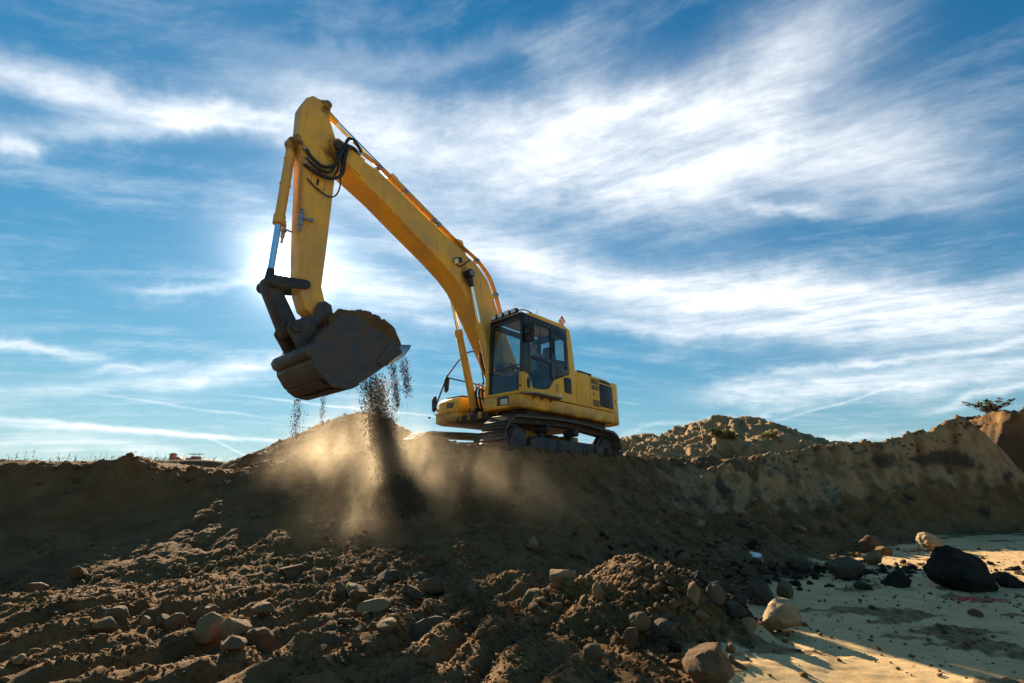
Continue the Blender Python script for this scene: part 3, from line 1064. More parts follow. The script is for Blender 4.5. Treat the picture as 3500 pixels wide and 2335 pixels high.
def build_house():
    # revolving frame
    fr = MB()
    fr.prism([(1.30, -.55), (1.30, .36), (1.0, .36), (1.0, 1.18), (-1.9, 1.18), (-2.1, .9), (-2.1, -.9), (-1.9, -1.18), (.9, -1.18), (.9, -.55)], 1.0, 1.14, 'z')
    fr.build('revolving_frame', M['frame'], EX, bevel=.01)
    rb = MB()
    for yy in (.14, -.20, -.46):
        rb.box((.35, yy - .025, 1.03), (1.36, yy + .025, 1.16))
    rb.build('frame_lip', Y_, EX, bevel=.006)
    # deck skirt, left under cab and along the side
    sk = MB()
    sk.prism([(1.47, .36), (1.47, 1.30), (1.42, 1.38), (1.30, 1.40), (-1.98, 1.40), (-1.98, 1.20), (1.2, 1.20), (1.2, .36)], 1.12, 1.385, 'z')
    so = sk.build('deck_skirt', Y_, EX, bevel=.045, seg=3)
    # recess with lamp in the skirt below the cab
    lr = MB()
    lr.box((1.468, .78, 1.19), (1.474, 1.10, 1.36))
    lo = lr.build('lamp_recess', M['plastic'], EX, bevel=.002)
    lm = MB()
    lm.box((1.474, .89, 1.20), (1.492, 1.08, 1.31))
    lm.build('deck_lamp', M['lamp'], lo, bevel=.006)
    gd = MB()
    for zz in (1.235, 1.275):
        gd.box((1.494, .80, zz), (1.502, 1.09, zz + .008))
    gd.build('lamp_guard', M['pipe'], lo)
    hl = MB()
    hl.cyl((1.47, .62, 1.27), (1.476, .62, 1.27), .014, n=12)
    hl.build('drain_hole', M['black'], so)
    # side body panels behind the cab
    def panel(name, prof, y0, y1, mat=Y_, bev=.02, parent=EX):
        mb = MB()
        mb.prism(prof, y0, y1)
        return mb.build(name, mat, parent, bevel=bev)
    panel('side_panel', [(-.445, 1.395), (-.445, 2.10), (-.48, 2.16), (-.965, 2.165), (-.985, 2.12), (-.985, 1.395)], 1.0, 1.385, bev=.03)
    gp = panel('side_door', [(-.992, 1.395), (-.992, 2.12), (-1.03, 2.165), (-1.70, 2.16), (-1.90, 2.12), (-1.985, 2.0), (-1.99, 1.395)], 1.0, 1.383, bev=.03)
    rn = 0
    for (xa, xb, za, zb) in ((-1.04, -1.36, 1.965, 2.10), (-1.06, -1.36, 1.83, 1.94), (-1.10, -1.37, 1.44, 1.60)):
        q = MB()
        q.box((xb, 1.378, za), (xa, 1.388, zb))
        vo = q.build('air_vent', M['black'], gp)
        sl = MB()
        ns = max(4, int((zb - za) / .026))
        for i in range(ns):
            zz = za + (zb - za) * (i + .5) / ns
            sl.box((xb + .006, 1.386, zz - .006), (xa - .006, 1.398, zz + .004), rot=(R(25), 0, 0))
        # slats stay under the side door: a third level of the machine
        sl.build('vent_slats', M['pipe'], gp)
    panel('screen', [(-1.395, 1.47), (-1.395, 2.0), (-1.43, 2.02), (-1.93, 2.02), (-1.965, 1.97), (-1.98, 1.46)], 1.376, 1.392, M['mesh'], .012, gp)
    panel('upper_screen', [(-1.40, 2.05), (-1.40, 2.12), (-1.86, 2.115), (-1.94, 2.045)], 1.372, 1.390, M['mesh'], .006, gp)
    lt = MB()
    lt.box((-1.21, 1.382, 1.685), (-1.115, 1.395, 1.785))
    l0 = lt.build('latch_plate', M['pipe'], gp, bevel=.006)
    lk = MB()
    lk.cyl((-1.163, 1.395, 1.735), (-1.163, 1.403, 1.735), .02, n=12)
    lk.build('lock', M['metal'], gp)
    # cab side lower body vent block and rest of the superstructure
    cw = MB()
    out = []
    for i in range(25):
        a = -math.pi / 2 + math.pi * i / 24
        out.append((-2.02 - .62 * max(0, math.cos(a)) ** .55, 1.375 * math.sin(a)))
    prof = [(-1.99, -1.375)] + out + [(-1.99, 1.375)]
    clean = [prof[0]]
    for p in prof[1:]:
        if math.hypot(p[0] - clean[-1][0], p[1] - clean[-1][1]) > .012:
            clean.append(p)
    cw.prism(clean, 1.12, 2.14, 'z')
    cwo = cw.build('counterweight', Y_, EX, bevel=.05, seg=3)
    pl = MB()
    pl.box((-2.14, 1.372, 1.62), (-2.09, 1.380, 1.74))
    pl.build('data_plate', M['paper'], cwo)
    pl = MB()
    pl.box((-2.132, 1.3795, 1.632), (-2.098, 1.3825, 1.728))
    pl.build('plate_print', M['black'], cwo)
    sm = MB()
    sm.box((-2.02, 1.3770, 1.375), (-2.2, 1.3790, 1.383))
    sm.build('seam', M['black'], cwo)
    hood = MB()
    hood.prism([(-.40, 1.0), (-1.99, 1.0), (-1.99, -1.36), (-.40, -1.36)], 1.39, 2.14, 'z')
    hood.prism([(-.7, .8), (-1.85, .8), (-1.85, -1.0), (-.7, -1.0)], 2.14, 2.30, 'z')
    hd = hood.build('engine_hood', Y_, EX, bevel=.03)
    rk = MB()
    for i in range(9):
        rk.box((-.62 - i * .055, 1.02, 2.168), (-.595 - i * .055, 1.34, 2.200))
    rk.box((-1.12, 1.00, 2.165), (-.56, 1.03, 2.205))
    rk.box((-1.12, 1.33, 2.165), (-.56, 1.36, 2.205))
    rk.build('anti_slip_plate', M['plastic'], hd)
    # centre body under and beside the boom foot
    cb = MB()
    cb.prism([(-.40, 1.14), (.30, 1.14), (.30, 1.9), (.10, 2.05), (-.40, 2.10)], -.78, -.30)
    cb.build('centre_body', Y_, EX, bevel=.03)
    br = MB()
    for yy in (-.285, .285):
        br.prism([(-.35, 1.14), (1.15, 1.10), (1.12, 1.26), (.55, 1.42), (.35, 1.95), (.12, 2.06), (-.15, 1.95)], yy - .02, yy + .02)
    br.build('boom_bracket', M['frame'], EX, bevel=.008)
    # tool and fuel box, right front
    bx = MB()
    bx.prism([(1.30, 1.24), (1.28, 1.50), (1.20, 1.60), (-.40, 1.66), (-.40, 1.24)], -1.34, -.60)
    b = bx.build('fuel_box', Y_, EX, bevel=.05, seg=3)
    lw = MB()
    lw.prism([(1.305, 1.03), (1.32, 1.06), (1.32, 1.236), (-.40, 1.236), (-.40, 1.02), (1.15, 1.0)], -1.345, -.59)
    lw.build('lower_box', Y_, EX, bevel=.04, seg=3)
    st = MB()
    st.box((1.29, -1.36, 1.228), (1.345, -.86, 1.262))
    st.build('box_step', Y_, b, bevel=.008)
    vt = MB()
    vt.box((1.288, -.99, 1.36), (1.2985, -.77, 1.475), rot=(0, R(-4), 0))
    v = vt.build('box_vent', M['black'], b)
    vs = MB()
    for zz in (1.385, 1.415, 1.445):
        vs.box((1.292, -.985, zz), (1.306, -.775, zz + .008))
    vs.build('box_vent_bars', M['pipe'], b)
    tp = MB()
    tp.box((.0, -1.25, 1.655), (1.10, -.70, 1.672), rot=(0, R(2.1), 0))
    tp.build('box_tread', M['plastic'], b)
    ft = MB()
    ft.prism([(-.40, 1.60), (-.02, 1.60), (-.06, 2.12), (-.40, 2.14)], -1.34, -.80)
    ft.build('fuel_tank', Y_, EX, bevel=.04)
    # hand rails and mirrors on the right
    rl = MB()
    yy = -1.33
    rl.tube([(-.2, yy, 2.2), (.0, yy, 2.98), (.12, yy, 3.02), (.51, yy, 2.86), (1.00, yy, 2.26), (1.08, yy, 2.1), (1.30, yy, 1.55), (1.34, yy, 1.40), (1.22, yy, 1.30)], .019, 8, 4)
    rl.tube([(-.2, yy, 2.16), (1.04, yy, 2.17)], .017, 8, 1)
    r = rl.build('hand_rail', M['plastic'], EX)
    mi = MB()
    mi.prism([(-1.40, 1.84), (-1.34, 1.80), (-1.27, 1.86), (-1.25, 2.13), (-1.30, 2.19), (-1.38, 2.18), (-1.42, 2.12)], 1.02, 1.06, 'x')
    m1 = mi.build('mirror', M['plastic'], EX, bevel=.01)
    mg = MB()
    mg.prism([(-1.385, 1.87), (-1.34, 1.835), (-1.285, 1.88), (-1.27, 2.11), (-1.31, 2.16), (-1.37, 2.15), (-1.40, 2.10)], 1.012, 1.019, 'x')
    mg.build('mirror_glass', M['mirror'], m1)
    mi = MB()
    mi.prism([(-1.44, 1.34), (-1.37, 1.30), (-1.31, 1.36), (-1.30, 1.60), (-1.34, 1.68), (-1.42, 1.66), (-1.46, 1.58)], 1.33, 1.37, 'x')
    m2 = mi.build('mirror', M['plastic'], EX, bevel=.01)
    mg = MB()
    mg.prism([(-1.425, 1.37), (-1.37, 1.335), (-1.325, 1.38), (-1.315, 1.59), (-1.35, 1.65), (-1.41, 1.635), (-1.445, 1.57)], 1.322, 1.329, 'x')
    mg.build('mirror_glass', M['mirror'], m2)
    # step plate under the cab door
    sp = MB()
    sp.prism([(1.46, 1.40), (1.40, 1.46), (1.24, 1.62), (.40, 1.62), (.30, 1.40)], 1.375, 1.40, 'z')
    so = sp.build('door_step', M['grip'], EX, bevel=.004)
    for xx in (1.1, .85, .55):
        q = MB()
        q.prism([(1.401, 1.30), (1.401, 1.372), (1.52, 1.372)], xx - .006, xx + .006, 'x')
        q.build('step_bracket', M['grip'], so)
    pn = MB()
    pn.cyl((.30, 1.47, 1.40), (.30, 1.47, 1.46), .012, n=10)
    pn.cyl((.30, 1.46, 1.48), (.30, 1.48, 1.48), .03, n=18)
    pn.build('cone_cap', M['lamp'], so)
    dec = MB()
    dec.prism([(-.02, 1.30), (-.045, 1.275), (-.02, 1.25), (.005, 1.275)], 1.4005, 1.4025)
    dec.build('red_mark', M['decal_red'], so)


def build_cab():
    cab = MB()
    YL, YR = 1.385, .42
    # yellow shell: lower side panel with the rear pillar
    side = [(1.40, 1.40), (1.41, 1.80), (1.36, 1.83), (1.25, 1.815), (1.17, 1.76), (1.11, 1.66), (1.085, 1.56), (1.04, 1.535), (.84, 1.545), (.58, 1.585), (.48, 1.65), (.42, 1.75), (.36, 1.82),
            (.15, 1.90), (-.20, 2.03), (-.13, 3.02), (-.16, 3.08), (-.27, 3.08), (-.43, 2.15), (-.435, 1.40)]
    cab.prism(side, YL - .045, YL)
    root = cab.build('cab', Y_, EX, bevel=.012)
    # seam between front corner post and door
    q = MB()
    q.box((1.318, YL - .004, 1.41), (1.326, YL + .002, 1.80))
    q.build('door_seam', M['black'], root)
    rf = MB()
    rf.prism([(1.22, 3.06), (1.16, 3.13), (.9, 3.165), (-.1, 3.175), (-.24, 3.13), (-.28, 3.06)], YR + .06, YL - .03)
    rf.build('cab_roof', Y_, root, bevel=.03, seg=3)
    # upper side frame, black
    def sp(name, prof, y0=YL - .04, y1=YL - .004, mat=M['black'], bev=.006, par=None):
        m = MB()
        m.prism(prof, y0, y1)
        return m.build(name, mat, par or root, bevel=bev)
    sp('front_post', [(1.40, 1.80), (1.36, 3.06), (1.20, 3.06), (1.21, 1.80)])
    sp('top_rail', [(1.20, 2.96), (1.20, 3.06), (-.14, 3.06), (-.145, 2.97)])
    # door frame with its two panes
    dr = MB()
    dr.prism([(1.21, 2.96), (1.13, 2.96), (1.13, 1.78), (1.21, 1.80)], YL - .036, YL)
    dr.prism([(.46, 2.96), (.37, 2.96), (.36, 1.83), (.40, 1.80), (.46, 1.86)], YL - .036, YL)
    dr.prism([(1.129, 2.96), (.461, 2.96), (.461, 2.90), (.53, 2.925), (1.05, 2.925), (1.129, 2.88)], YL - .036, YL)
    dr.prism([(1.129, 2.15), (1.129, 2.21), (.461, 2.24), (.461, 2.16)], YL - .036, YL)
    d = dr.build('cab_door', M['black'], root, bevel=.005)
    g = MB()
    g.prism([(1.135, 2.20), (1.135, 2.93), (.455, 2.93), (.455, 2.22)], YL - .026, YL - .020)
    g.build('door_pane', M['glass'], d)
    g = MB()
    g.prism([(1.135, 2.17), (1.18, 1.75), (1.12, 1.62), (1.09, 1.54), (.84, 1.55), (.56, 1.6), (.44, 1.72), (.40, 1.82), (.455, 2.18)], YL - .026, YL - .020)
    g.build('lower_pane', M['glass_dark'], d)
    g = MB()
    g.box((.79, YL - .019, 2.23), (.80, YL - .012, 2.92))
    g.build('pane_seam', M['plastic'], d)
    g = MB()
    g.prism([(.30, 1.57), (.30, 1.74), (.24, 1.74), (.23, 1.57)], YL + .001, YL + .022)
    g.build('door_handle', M['pipe'], root, bevel=.01)
    g = MB()
    g.prism([(.375, 2.42), (.375, 2.70), (.335, 2.70), (.335, 2.42)], YL - .003, YL + .014)
    g.build('door_latch', M['plastic'], root, bevel=.006)
    # rear quarter: black panel round a small pane
    po = [(.36, 2.96), (-.145, 2.97), (-.20, 2.05), (.36, 1.84)]
    pi = [(.30, 2.80), (-.05, 2.78), (-.06, 2.30), (.29, 2.28)]
    g = MB()
    g.ring(po, pi, YL - .038, YL - .004)
    rq = g.build('quarter_panel', M['black'], root, bevel=.004)
    g = MB()
    g.prism(pi, YL - .026, YL - .02)
    g.build('quarter_pane', M['glass'], rq)
    g = MB()
    g.box((-.11, YL - .003, 2.12), (-.05, YL + .006, 2.2))
    g.build('lock', M['plastic'], rq)
    # speaker oval and vent on the yellow side
    g = MB()
    g.prism([(1.205 + .055 * math.cos(a), 1.625 + .12 * math.sin(a)) for a in np.linspace(0, 2 * math.pi, 25)[:-1]], YL - .002, YL + .006)
    g.build('oval_grille', M['black'], root)
    g = MB()
    g.prism([(.02, 1.64), (.03, 1.93), (-.20, 1.95), (-.245, 1.90), (-.245, 1.59), (-.02, 1.60)], YL - .002, YL + .008)
    v = g.build('side_vent', M['plastic'], root, bevel=.004)
    g = MB()
    for i in range(9):
        zz = 1.65 + i * .03
        g.box((-.20 + .0, YL + .004, zz), (-.04, YL + .013, zz + .012), rot=(0, R(3), 0))
    g.build('vent_slats', M['black'], v)
    g = MB()
    g.cyl((1.05, YL, 1.50), (1.05, YL + .008, 1.50), .016, n=12)
    g.build('bolt', M['metal'], root)
    # front
    fr = MB()
    fr.prism([(YR - .05, 1.40), (YL, 1.40), (YL, 1.46), (YR + .03, 1.46), (YR + .03, 1.95), (YR - .05, 1.95)], 1.365, 1.405, 'x')
    fr.build('front_lower_panel', Y_, root, bevel=.008)
    g = MB()
    g.prism([(1.30, 1.462), (YL, 1.462), (YL, 1.81), (1.33, 1.83), (1.30, 1.80)], 1.37, 1.408, 'x')
    g.build('front_corner', Y_, root, bevel=.01)
    def fx(z):
        return 1.385 - (z - 1.46) * .04
    def sheet(name, prof, th, mat, off=0.0, bev=.004, par=root):
        m = MB()
        n = len(prof)
        vs = [(fx(z) + off, y, z) for y, z in prof] + [(fx(z) + off - th, y, z) for y, z in prof]
        fs = [tuple(range(n)), tuple(range(2 * n - 1, n - 1, -1))] + [(i, n + i, n + (i + 1) % n, (i + 1) % n) for i in range(n)]
        m.add(vs, fs)
        return m.build(name, mat, par, bevel=bev)
    sheet('front_frame', [(YR + .0, 1.96), (YR + .03, 3.05), (YR + .11, 3.05), (YR + .085, 1.96)], .05, M['black'])
    sheet('front_frame', [(YR + .035, 1.465), (YR + .03, 1.955), (YR + .085, 1.955), (YR + .09, 1.465)], .04, M['black'])
    sheet('front_frame', [(1.29, 1.83), (1.285, 3.05), (1.36, 3.05), (1.37, 1.84)], .05, M['black'])
    sheet('front_frame', [(YR + .11, 2.90), (YR + .11, 3.05), (1.284, 3.05), (1.284, 2.92), (1.2, 2.95), (YR + .2, 2.945)], .05, M['black'])
    ws = sheet('windscreen', [(YR + .085, 1.47), (YR + .105, 2.98), (1.288, 2.98), (1.295, 1.47)], .006, M['glass'], -.02, 0)
    g = MB()
    g.tube([(fx(1.9) + .03, YR + .02, 1.90), (fx(1.95) + .03, .9, 1.94), (fx(1.97) + .03, 1.33, 1.975)], .011, 6, 3)
    g.build('cross_bar', M['plastic'], root)
    g = MB()
    g.tube([(1.43, 1.30, 1.82), (1.46, 1.31, 1.62), (1.44, 1.345, 1.54), (1.42, 1.39, 1.53)], .012, 6, 4)
    g.build('grab_handle', M['plastic'], root)
    g = MB()
    g.tube([(1.38, .50, 1.98), (1.37, .49, 2.5), (1.355, .52, 2.95)], .008, 6, 2)
    g.build('wiper', M['plastic'], root)
    # roof visor bracket and lamps
    g = MB()
    g.prism([(YR + .02, 3.055), (1.34, 3.07), (1.34, 3.10), (YR + .02, 3.085)], 1.20, 1.37, 'x')
    vz = g.build('visor', M['metal'], root, bevel=.006)
    for y in (.55, .74, .93, 1.12):
        g = MB()
        zc = 3.075 + (y - .5) * .02
        g.box((1.26, y - .075, zc + .02), (1.37, y + .075, zc + .135))
        lb = g.build('work_lamp', M['plastic'], root, bevel=.016)
        g = MB()
        g.box((1.371, y - .060, zc + .034), (1.378, y + .060, zc + .121))
        g.build('lens', M['lamp'], lb, bevel=.003)
    g = MB()
    g.tube([(1.30, 1.19, 3.17), (1.15, 1.23, 3.22), (.95, 1.26, 3.20), (.80, 1.22, 3.17)], .014, 6, 4)
    g.build('lamp_cable', M['plastic'], root)
    g = MB()
    g.cyl((.92, 1.2, 3.16), (.92, 1.2, 3.22), .022, n=10)
    g.cyl((.80, 1.2, 3.16), (.80, 1.2, 3.23), .026, n=10)
    g.build('antenna_base', M['plastic'], root)
    g = MB()
    g.cyl((.72, 1.15, 3.16), (.55, 1.12, 3.42), .005, n=6)
    g.build('antenna', M['plastic'], root)
    # left mirror hung by the door post
    g = MB()
    g.prism([(1.40, 2.42), (1.60, 2.42), (1.64, 2.46), (1.64, 2.78), (1.60, 2.82), (1.42, 2.82), (1.38, 2.78), (1.38, 2.46)], 1.30, 1.33, 'x')
    mo = g.build('mirror', M['plastic'], root, bevel=.008)
    g = MB()
    g.tube([(1.32, 1.37, 2.98), (1.33, 1.46, 2.99), (1.32, 1.50, 2.90), (1.315, 1.50, 2.80)], .010, 6, 4)
    g.build('mirror_arm', M['plastic'], mo)
    g = MB()
    g.box((1.331, 1.44, 2.58), (1.37, 1.56, 2.68))
    g.build('mirror_clamp', M['black'], mo, bevel=.01)
    # right and rear walls, floor
    g = MB()
    po = [(1.36, 1.41), (1.33, 3.06), (-.26, 3.06), (-.42, 1.41)]
    pi = [(1.28, 1.95), (1.26, 2.92), (.10, 2.92), (.06, 1.95)]
    g.ring(po, pi, YR, YR + .03)
    rw = g.build('inner_side_wall', M['black'], root)
    g = MB()
    g.prism(pi, YR + .012, YR + .017)
    g.build('inner_pane', M['glass'], rw)
    g = MB()
    po = [(YR + .032, 1.41), (YL - .05, 1.41), (YL - .05, 3.06), (YR + .032, 3.06)]
    pi = [(YR + .12, 2.12), (YL - .13, 2.12), (YL - .14, 2.90), (YR + .14, 2.90)]
    g.ring(po, pi, -.24, -.20, 'x')
    bw = g.build('rear_wall', M['black'], root)
    g = MB()
    g.prism(pi, -.224, -.218, 'x')
    g.build('rear_pane', M['glass'], bw)
    g = MB()
    g.box((-.42, YR + .032, 1.405), (1.36, YL - .05, 1.43))
    g.build('cab_floor', M['inside'], root)
    # seat, consoles, levers
    g = MB()
    g.prism([(.62, 1.70), (.64, 1.80), (.50, 1.84), (.12, 1.81), (.10, 1.70)], .62, 1.16)
    g.prism([(.20, 1.82), (.02, 1.80), (-.10, 2.48), (.02, 2.50)], .66, 1.12)
    g.prism([(.0, 2.51), (-.09, 2.50), (-.13, 2.72), (-.04, 2.73)], .76, 1.02)
    g.box((.18, .72, 1.432), (.5, 1.06, 1.70))
    g.build('operator_seat', M['seat'], root, bevel=.03)
    for yy in (.50, 1.20):
        g = MB()
        g.prism([(.75, 1.85), (.78, 1.98), (.68, 2.02), (.10, 1.98), (.10, 1.70), (.65, 1.72)], yy, yy + .11)
        c = g.build('console', M['inside'], root, bevel=.015)
        g = MB()
        g.cyl((.70, yy + .055, 2.0), (.78, yy + .055, 2.17), .014, n=8)
        g.cyl((.775, yy + .055, 2.16), (.81, yy + .055, 2.25), .026, .03, n=10)
        g.build('joystick', M['plastic'], c)
    for yy in (.82, 1.0):
        g = MB()
        g.tube([(1.12, yy, 1.44), (1.14, yy, 1.75), (1.08, yy, 2.02)], .012, 6, 3)
        g.build('travel_lever', M['plastic'], root)
    g = MB()
    g.box((1.16, .47, 1.98), (1.22, .66, 2.16), rot=(0, R(20), 0))
    g.build('monitor', M['plastic'], root, bevel=.01)
    # number on the rear pane
    cu = bpy.data.curves.new('number', 'FONT')
    cu.body = '15'
    cu.size = .15
    cu.extrude = .001
    tx = bpy.data.objects.new('number', cu)
    COL.objects.link(tx)
    dg = bpy.context.evaluated_depsgraph_get()
    me = bpy.data.meshes.new_from_object(tx.evaluated_get(dg))
    bpy.data.objects.remove(tx)
    no = bpy.data.objects.new('number', me)
    me.materials.append(M['black'])
    COL.objects.link(no)
    no.parent = bw
    no.location = (-.214, .62, 2.66)
    no.rotation_euler = (R(90), 0, R(90))
    # striped marker on the rear roof corner
    g = MB()
    g.cyl((-.30, 1.10, 3.10), (-.36, 1.10, 3.30), .010, n=8)
    g.cyl((-.28, 1.10, 3.06), (-.30, 1.10, 3.12), .03, n=10)
    mk = g.build('marker_post', M['plastic'], root)
    for i, mt in enumerate(('white', 'orange', 'white', 'orange')):
        g = MB()
        u0, u1 = i * .065, (i + 1) * .065
        def pp(u, w_):
            c, s = math.cos(R(52)), math.sin(R(52))
            return (-.34 - (u * c - w_ * s) * 1.0, 3.22 + (u * s + w_ * c))
        pr = [pp(u0, 0), pp(u1 - .002, 0), pp(u1 - .002, .17), pp(u0, .17)]
        g.prism(pr, 1.09, 1.115)
        g.build('marker_stripe', M[mt], mk)
    return root


def build_boom():
    hw = .255
    bot = [(5.16, 5.33), (5.02, 5.24), (4.84, 5.17), (4.2, 4.91), (3.83, 4.72), (3.25, 4.43), (2.78, 4.20), (2.34, 3.95), (2.06, 3.74), (1.84, 3.48), (1.62, 3.18), (1.21, 2.60), (.88, 2.10), (.42, 1.58), (.30, 1.52)]
    top = [(.10, 1.56), (-.02, 1.72), (.0, 1.95), (.42, 2.62), (.75, 3.15), (1.0, 3.62), (1.14, 3.92), (1.30, 4.18), (1.60, 4.41), (2.03, 4.58), (2.6, 4.79), (2.99, 4.94), (3.85, 5.29), (4.24, 5.44), (4.75, 5.52), (5.05, 5.62), (5.18, 5.58), (5.24, 5.46)]
    b = MB()
    b.prism(bot + top, -hw, hw)
    bo = b.build('boom', M['faded'], EX, bevel=.02)
    # nose plates round the arm
    for s in (1, -1):
        q = MB()
        q.prism([(4.62, 5.12), (5.10, 5.30), (5.22, 5.40), (5.22, 5.56), (5.10, 5.64), (4.9, 5.60), (4.55, 5.50)], s * .255 - .02 * s, s * .285)
        q.build('nose_plate', M['faded'], bo, bevel=.006)
        q = MB()
        q.cyl((5.10, s * .28, 5.47), (5.10, s * .34, 5.47), .085, n=24)
        q.build('pivot_pin', M['frame'], bo, bevel=.008)
    # boom cylinders
    for s in (1, -1):
        y = s * .345
        p0 = Vector((1.0, y, 1.18)); p1 = Vector((1.93, y, 4.06))
        d = (p1 - p0).normalized()
        q = MB()
        q.cyl(p0 + d * .06, p0 + d * 1.90, .082, n=24)
        q.cyl(p0 + d * 1.78, p0 + d * 1.93, .094, n=24)
        q.cyl(p0 + d * .28, p0 + d * .31, .092, n=24)
        q.cyl((p0.x, y - .07, p0.z), (p0.x, y + .07, p0.z), .10, n=20)
        q.build('boom_cylinder', M['faded'], EX, bevel=.006)
        q = MB()
        q.cyl(p0 + d * 1.935, p1 - d * .08, .046, n=20)
        q.build('boom_cylinder_rod', M['chrome'], EX)
        q = MB()
        q.cyl((p1.x, y - .075, p1.z), (p1.x, y + .085, p1.z), .095, n=24)
        q.cyl(p1 - d * .30, p1 - d * .05, .05, .06, n=16)
        c = q.build('rod_eye', M['plastic'], EX, bevel=.01)
        q = MB()
        q.cyl((p1.x, y + s * .086, p1.z), (p1.x, y + s * .094, p1.z), .062, n=20)
        q.build('pin_cap', M['metal'], c)
        q = MB()
        q.tube([tuple(p0 + d * 1.75 + Vector((-.095, 0, .03))), tuple(p0 + d * 1.0 + Vector((-.10, 0, .03))), tuple(p0 + d * .35 + Vector((-.10, 0, .03)))], .016, 8, 3)
        q.build('cylinder_pipe', M['pipe'], EX)
        q = MB()
        q.box((p0.x - .10, y - .11, p0.z - .10), (p0.x + .10, y - .075, p0.z + .14))
        q.box((p0.x - .10, y + .075, p0.z - .10), (p0.x + .10, y + .11, p0.z + .14))
        q.build('cylinder_bracket', M['frame'], EX, bevel=.01)
    # hoses at the cylinder foot
    for k in range(3):
        q = MB()
        yy = -.18 + k * .10
        q.tube([(1.02, yy - .10, 1.78 - .05 * k), (1.10, yy - .06, 1.66), (1.12, yy, 1.45), (1.02, yy, 1.25), (.75, yy, 1.2)], .026, 8, 5)
        q.build('foot_hose', M['rubber'], EX)
        q = MB()
        q.cyl((1.06, yy - .10, 1.55), (1.06, yy - .10, 1.86), .02, n=10)
        q.cyl((1.06, yy - .10, 1.60), (1.06, yy - .10, 1.66), .032, n=6)
        q.build('hose_fitting', M['pipe'], EX)
    # looped hoses between body and boom
    for k in range(2):
        q = MB()
        q.tube([(.95, -.05 + k * .09, 2.62 - .1 * k), (1.16, -.05 + k * .08, 2.55), (1.22, .0 + k * .05, 2.30), (1.12, .05 + k * .05, 2.02), (.85, .1, 1.88)], .030 - .006 * k, 10, 6)
        q.build('loop_hose', M['pipe'] if k == 0 else M['rubber'], EX)
    # round horn beside the boom foot
    q = MB()
    q.cyl((1.02, -.06, 2.43), (1.14, -.06, 2.41), .03, .09, n=18)
    q.build('horn', M['faded'], EX)
    # arm cylinder along the top of the boom
    p0 = Vector((2.02, 0, 4.86)); p1 = Vector((5.34, 0, 6.30))
    d = (p1 - p0).normalized()
    q = MB()
    q.cyl(p0, p0 + d * 1.95, .085, n=24)
    q.cyl(p0 + d * 1.85, p0 + d * 2.0, .10, n=24)
    q.build('arm_cylinder', M['faded'], EX, bevel=.006)
    q = MB()
    q.cyl(p0 + d * 2.005, p1 - d * .1, .052, n=20)
    q.build('arm_cylinder_rod', M['chrome'], EX)
    q = MB()
    q.cyl(p1 - d * .32, p1 - d * .06, .062, .07, n=18)
    q.cyl((p1.x, -.09, p1.z), (p1.x, .09, p1.z), .11, n=24)
    q.build('rod_eye', M['faded'], EX, bevel=.008)
    q = MB()
    for s in (1, -1):
        q.prism([(1.80, 4.50), (2.30, 4.68), (2.12, 4.92), (1.96, 4.93)], s * .12 - .015, s * .12 + .015)
    q.build('cylinder_bracket', M['faded'], bo, bevel=.006)
    # hydraulic pipes along the upper left edge, in clamps
    def off(p, k):
        return p
    path = [(4.62, 5.60), (4.20, 5.53), (3.85, 5.36), (3.0, 5.02), (2.6, 4.87), (2.03, 4.66), (1.58, 4.50), (1.22, 4.24), (1.02, 3.92), (.86, 3.55), (.70, 3.20)]
    for k in range(3):
        q = MB()
        y = .175 + k * .047
        dz = (.06, .05, .035)[k]
        q.tube([(x, y, z + dz) for x, z in path], .0165, 8, 4)
        q.build('boom_pipe', M['pipe'], EX)
    for (x, z) in ((4.24, 5.50), (3.62, 5.28), (2.86, 4.96), (2.75, 4.92), (1.62, 4.50), (1.0, 3.86)):
        q = MB()
        q.box((x - .04, .15, z - .03), (x + .04, .30, z + .065), rot=(0, R(-22), 0))
        q.cyl((x, .30, z + .02), (x, .32, z + .02), .022, n=10)
        q.build('pipe_clamp', M['metal'], EX, bevel=.006)
    # work lamp on the boom
    q = MB()
    q.box((2.17, .27, 4.22), (2.31, .40, 4.33), rot=(0, R(20), R(15)))
    l = q.build('boom_lamp', M['plastic'], EX, bevel=.014)
    q = MB()
    q.box((2.312, .285, 4.20), (2.320, .385, 4.30), rot=(0, R(20), R(15)), piv=(2.24, .335, 4.275))
    q.build('lens', M['lamp'], l)
    q = MB()
    q.tube([(2.22, .28, 4.20), (2.12, .29, 4.19), (1.98, .285, 4.33), (1.85, .27, 4.45)], .014, 6, 4)
    q.build('lamp_wire', M['rubber'], EX)


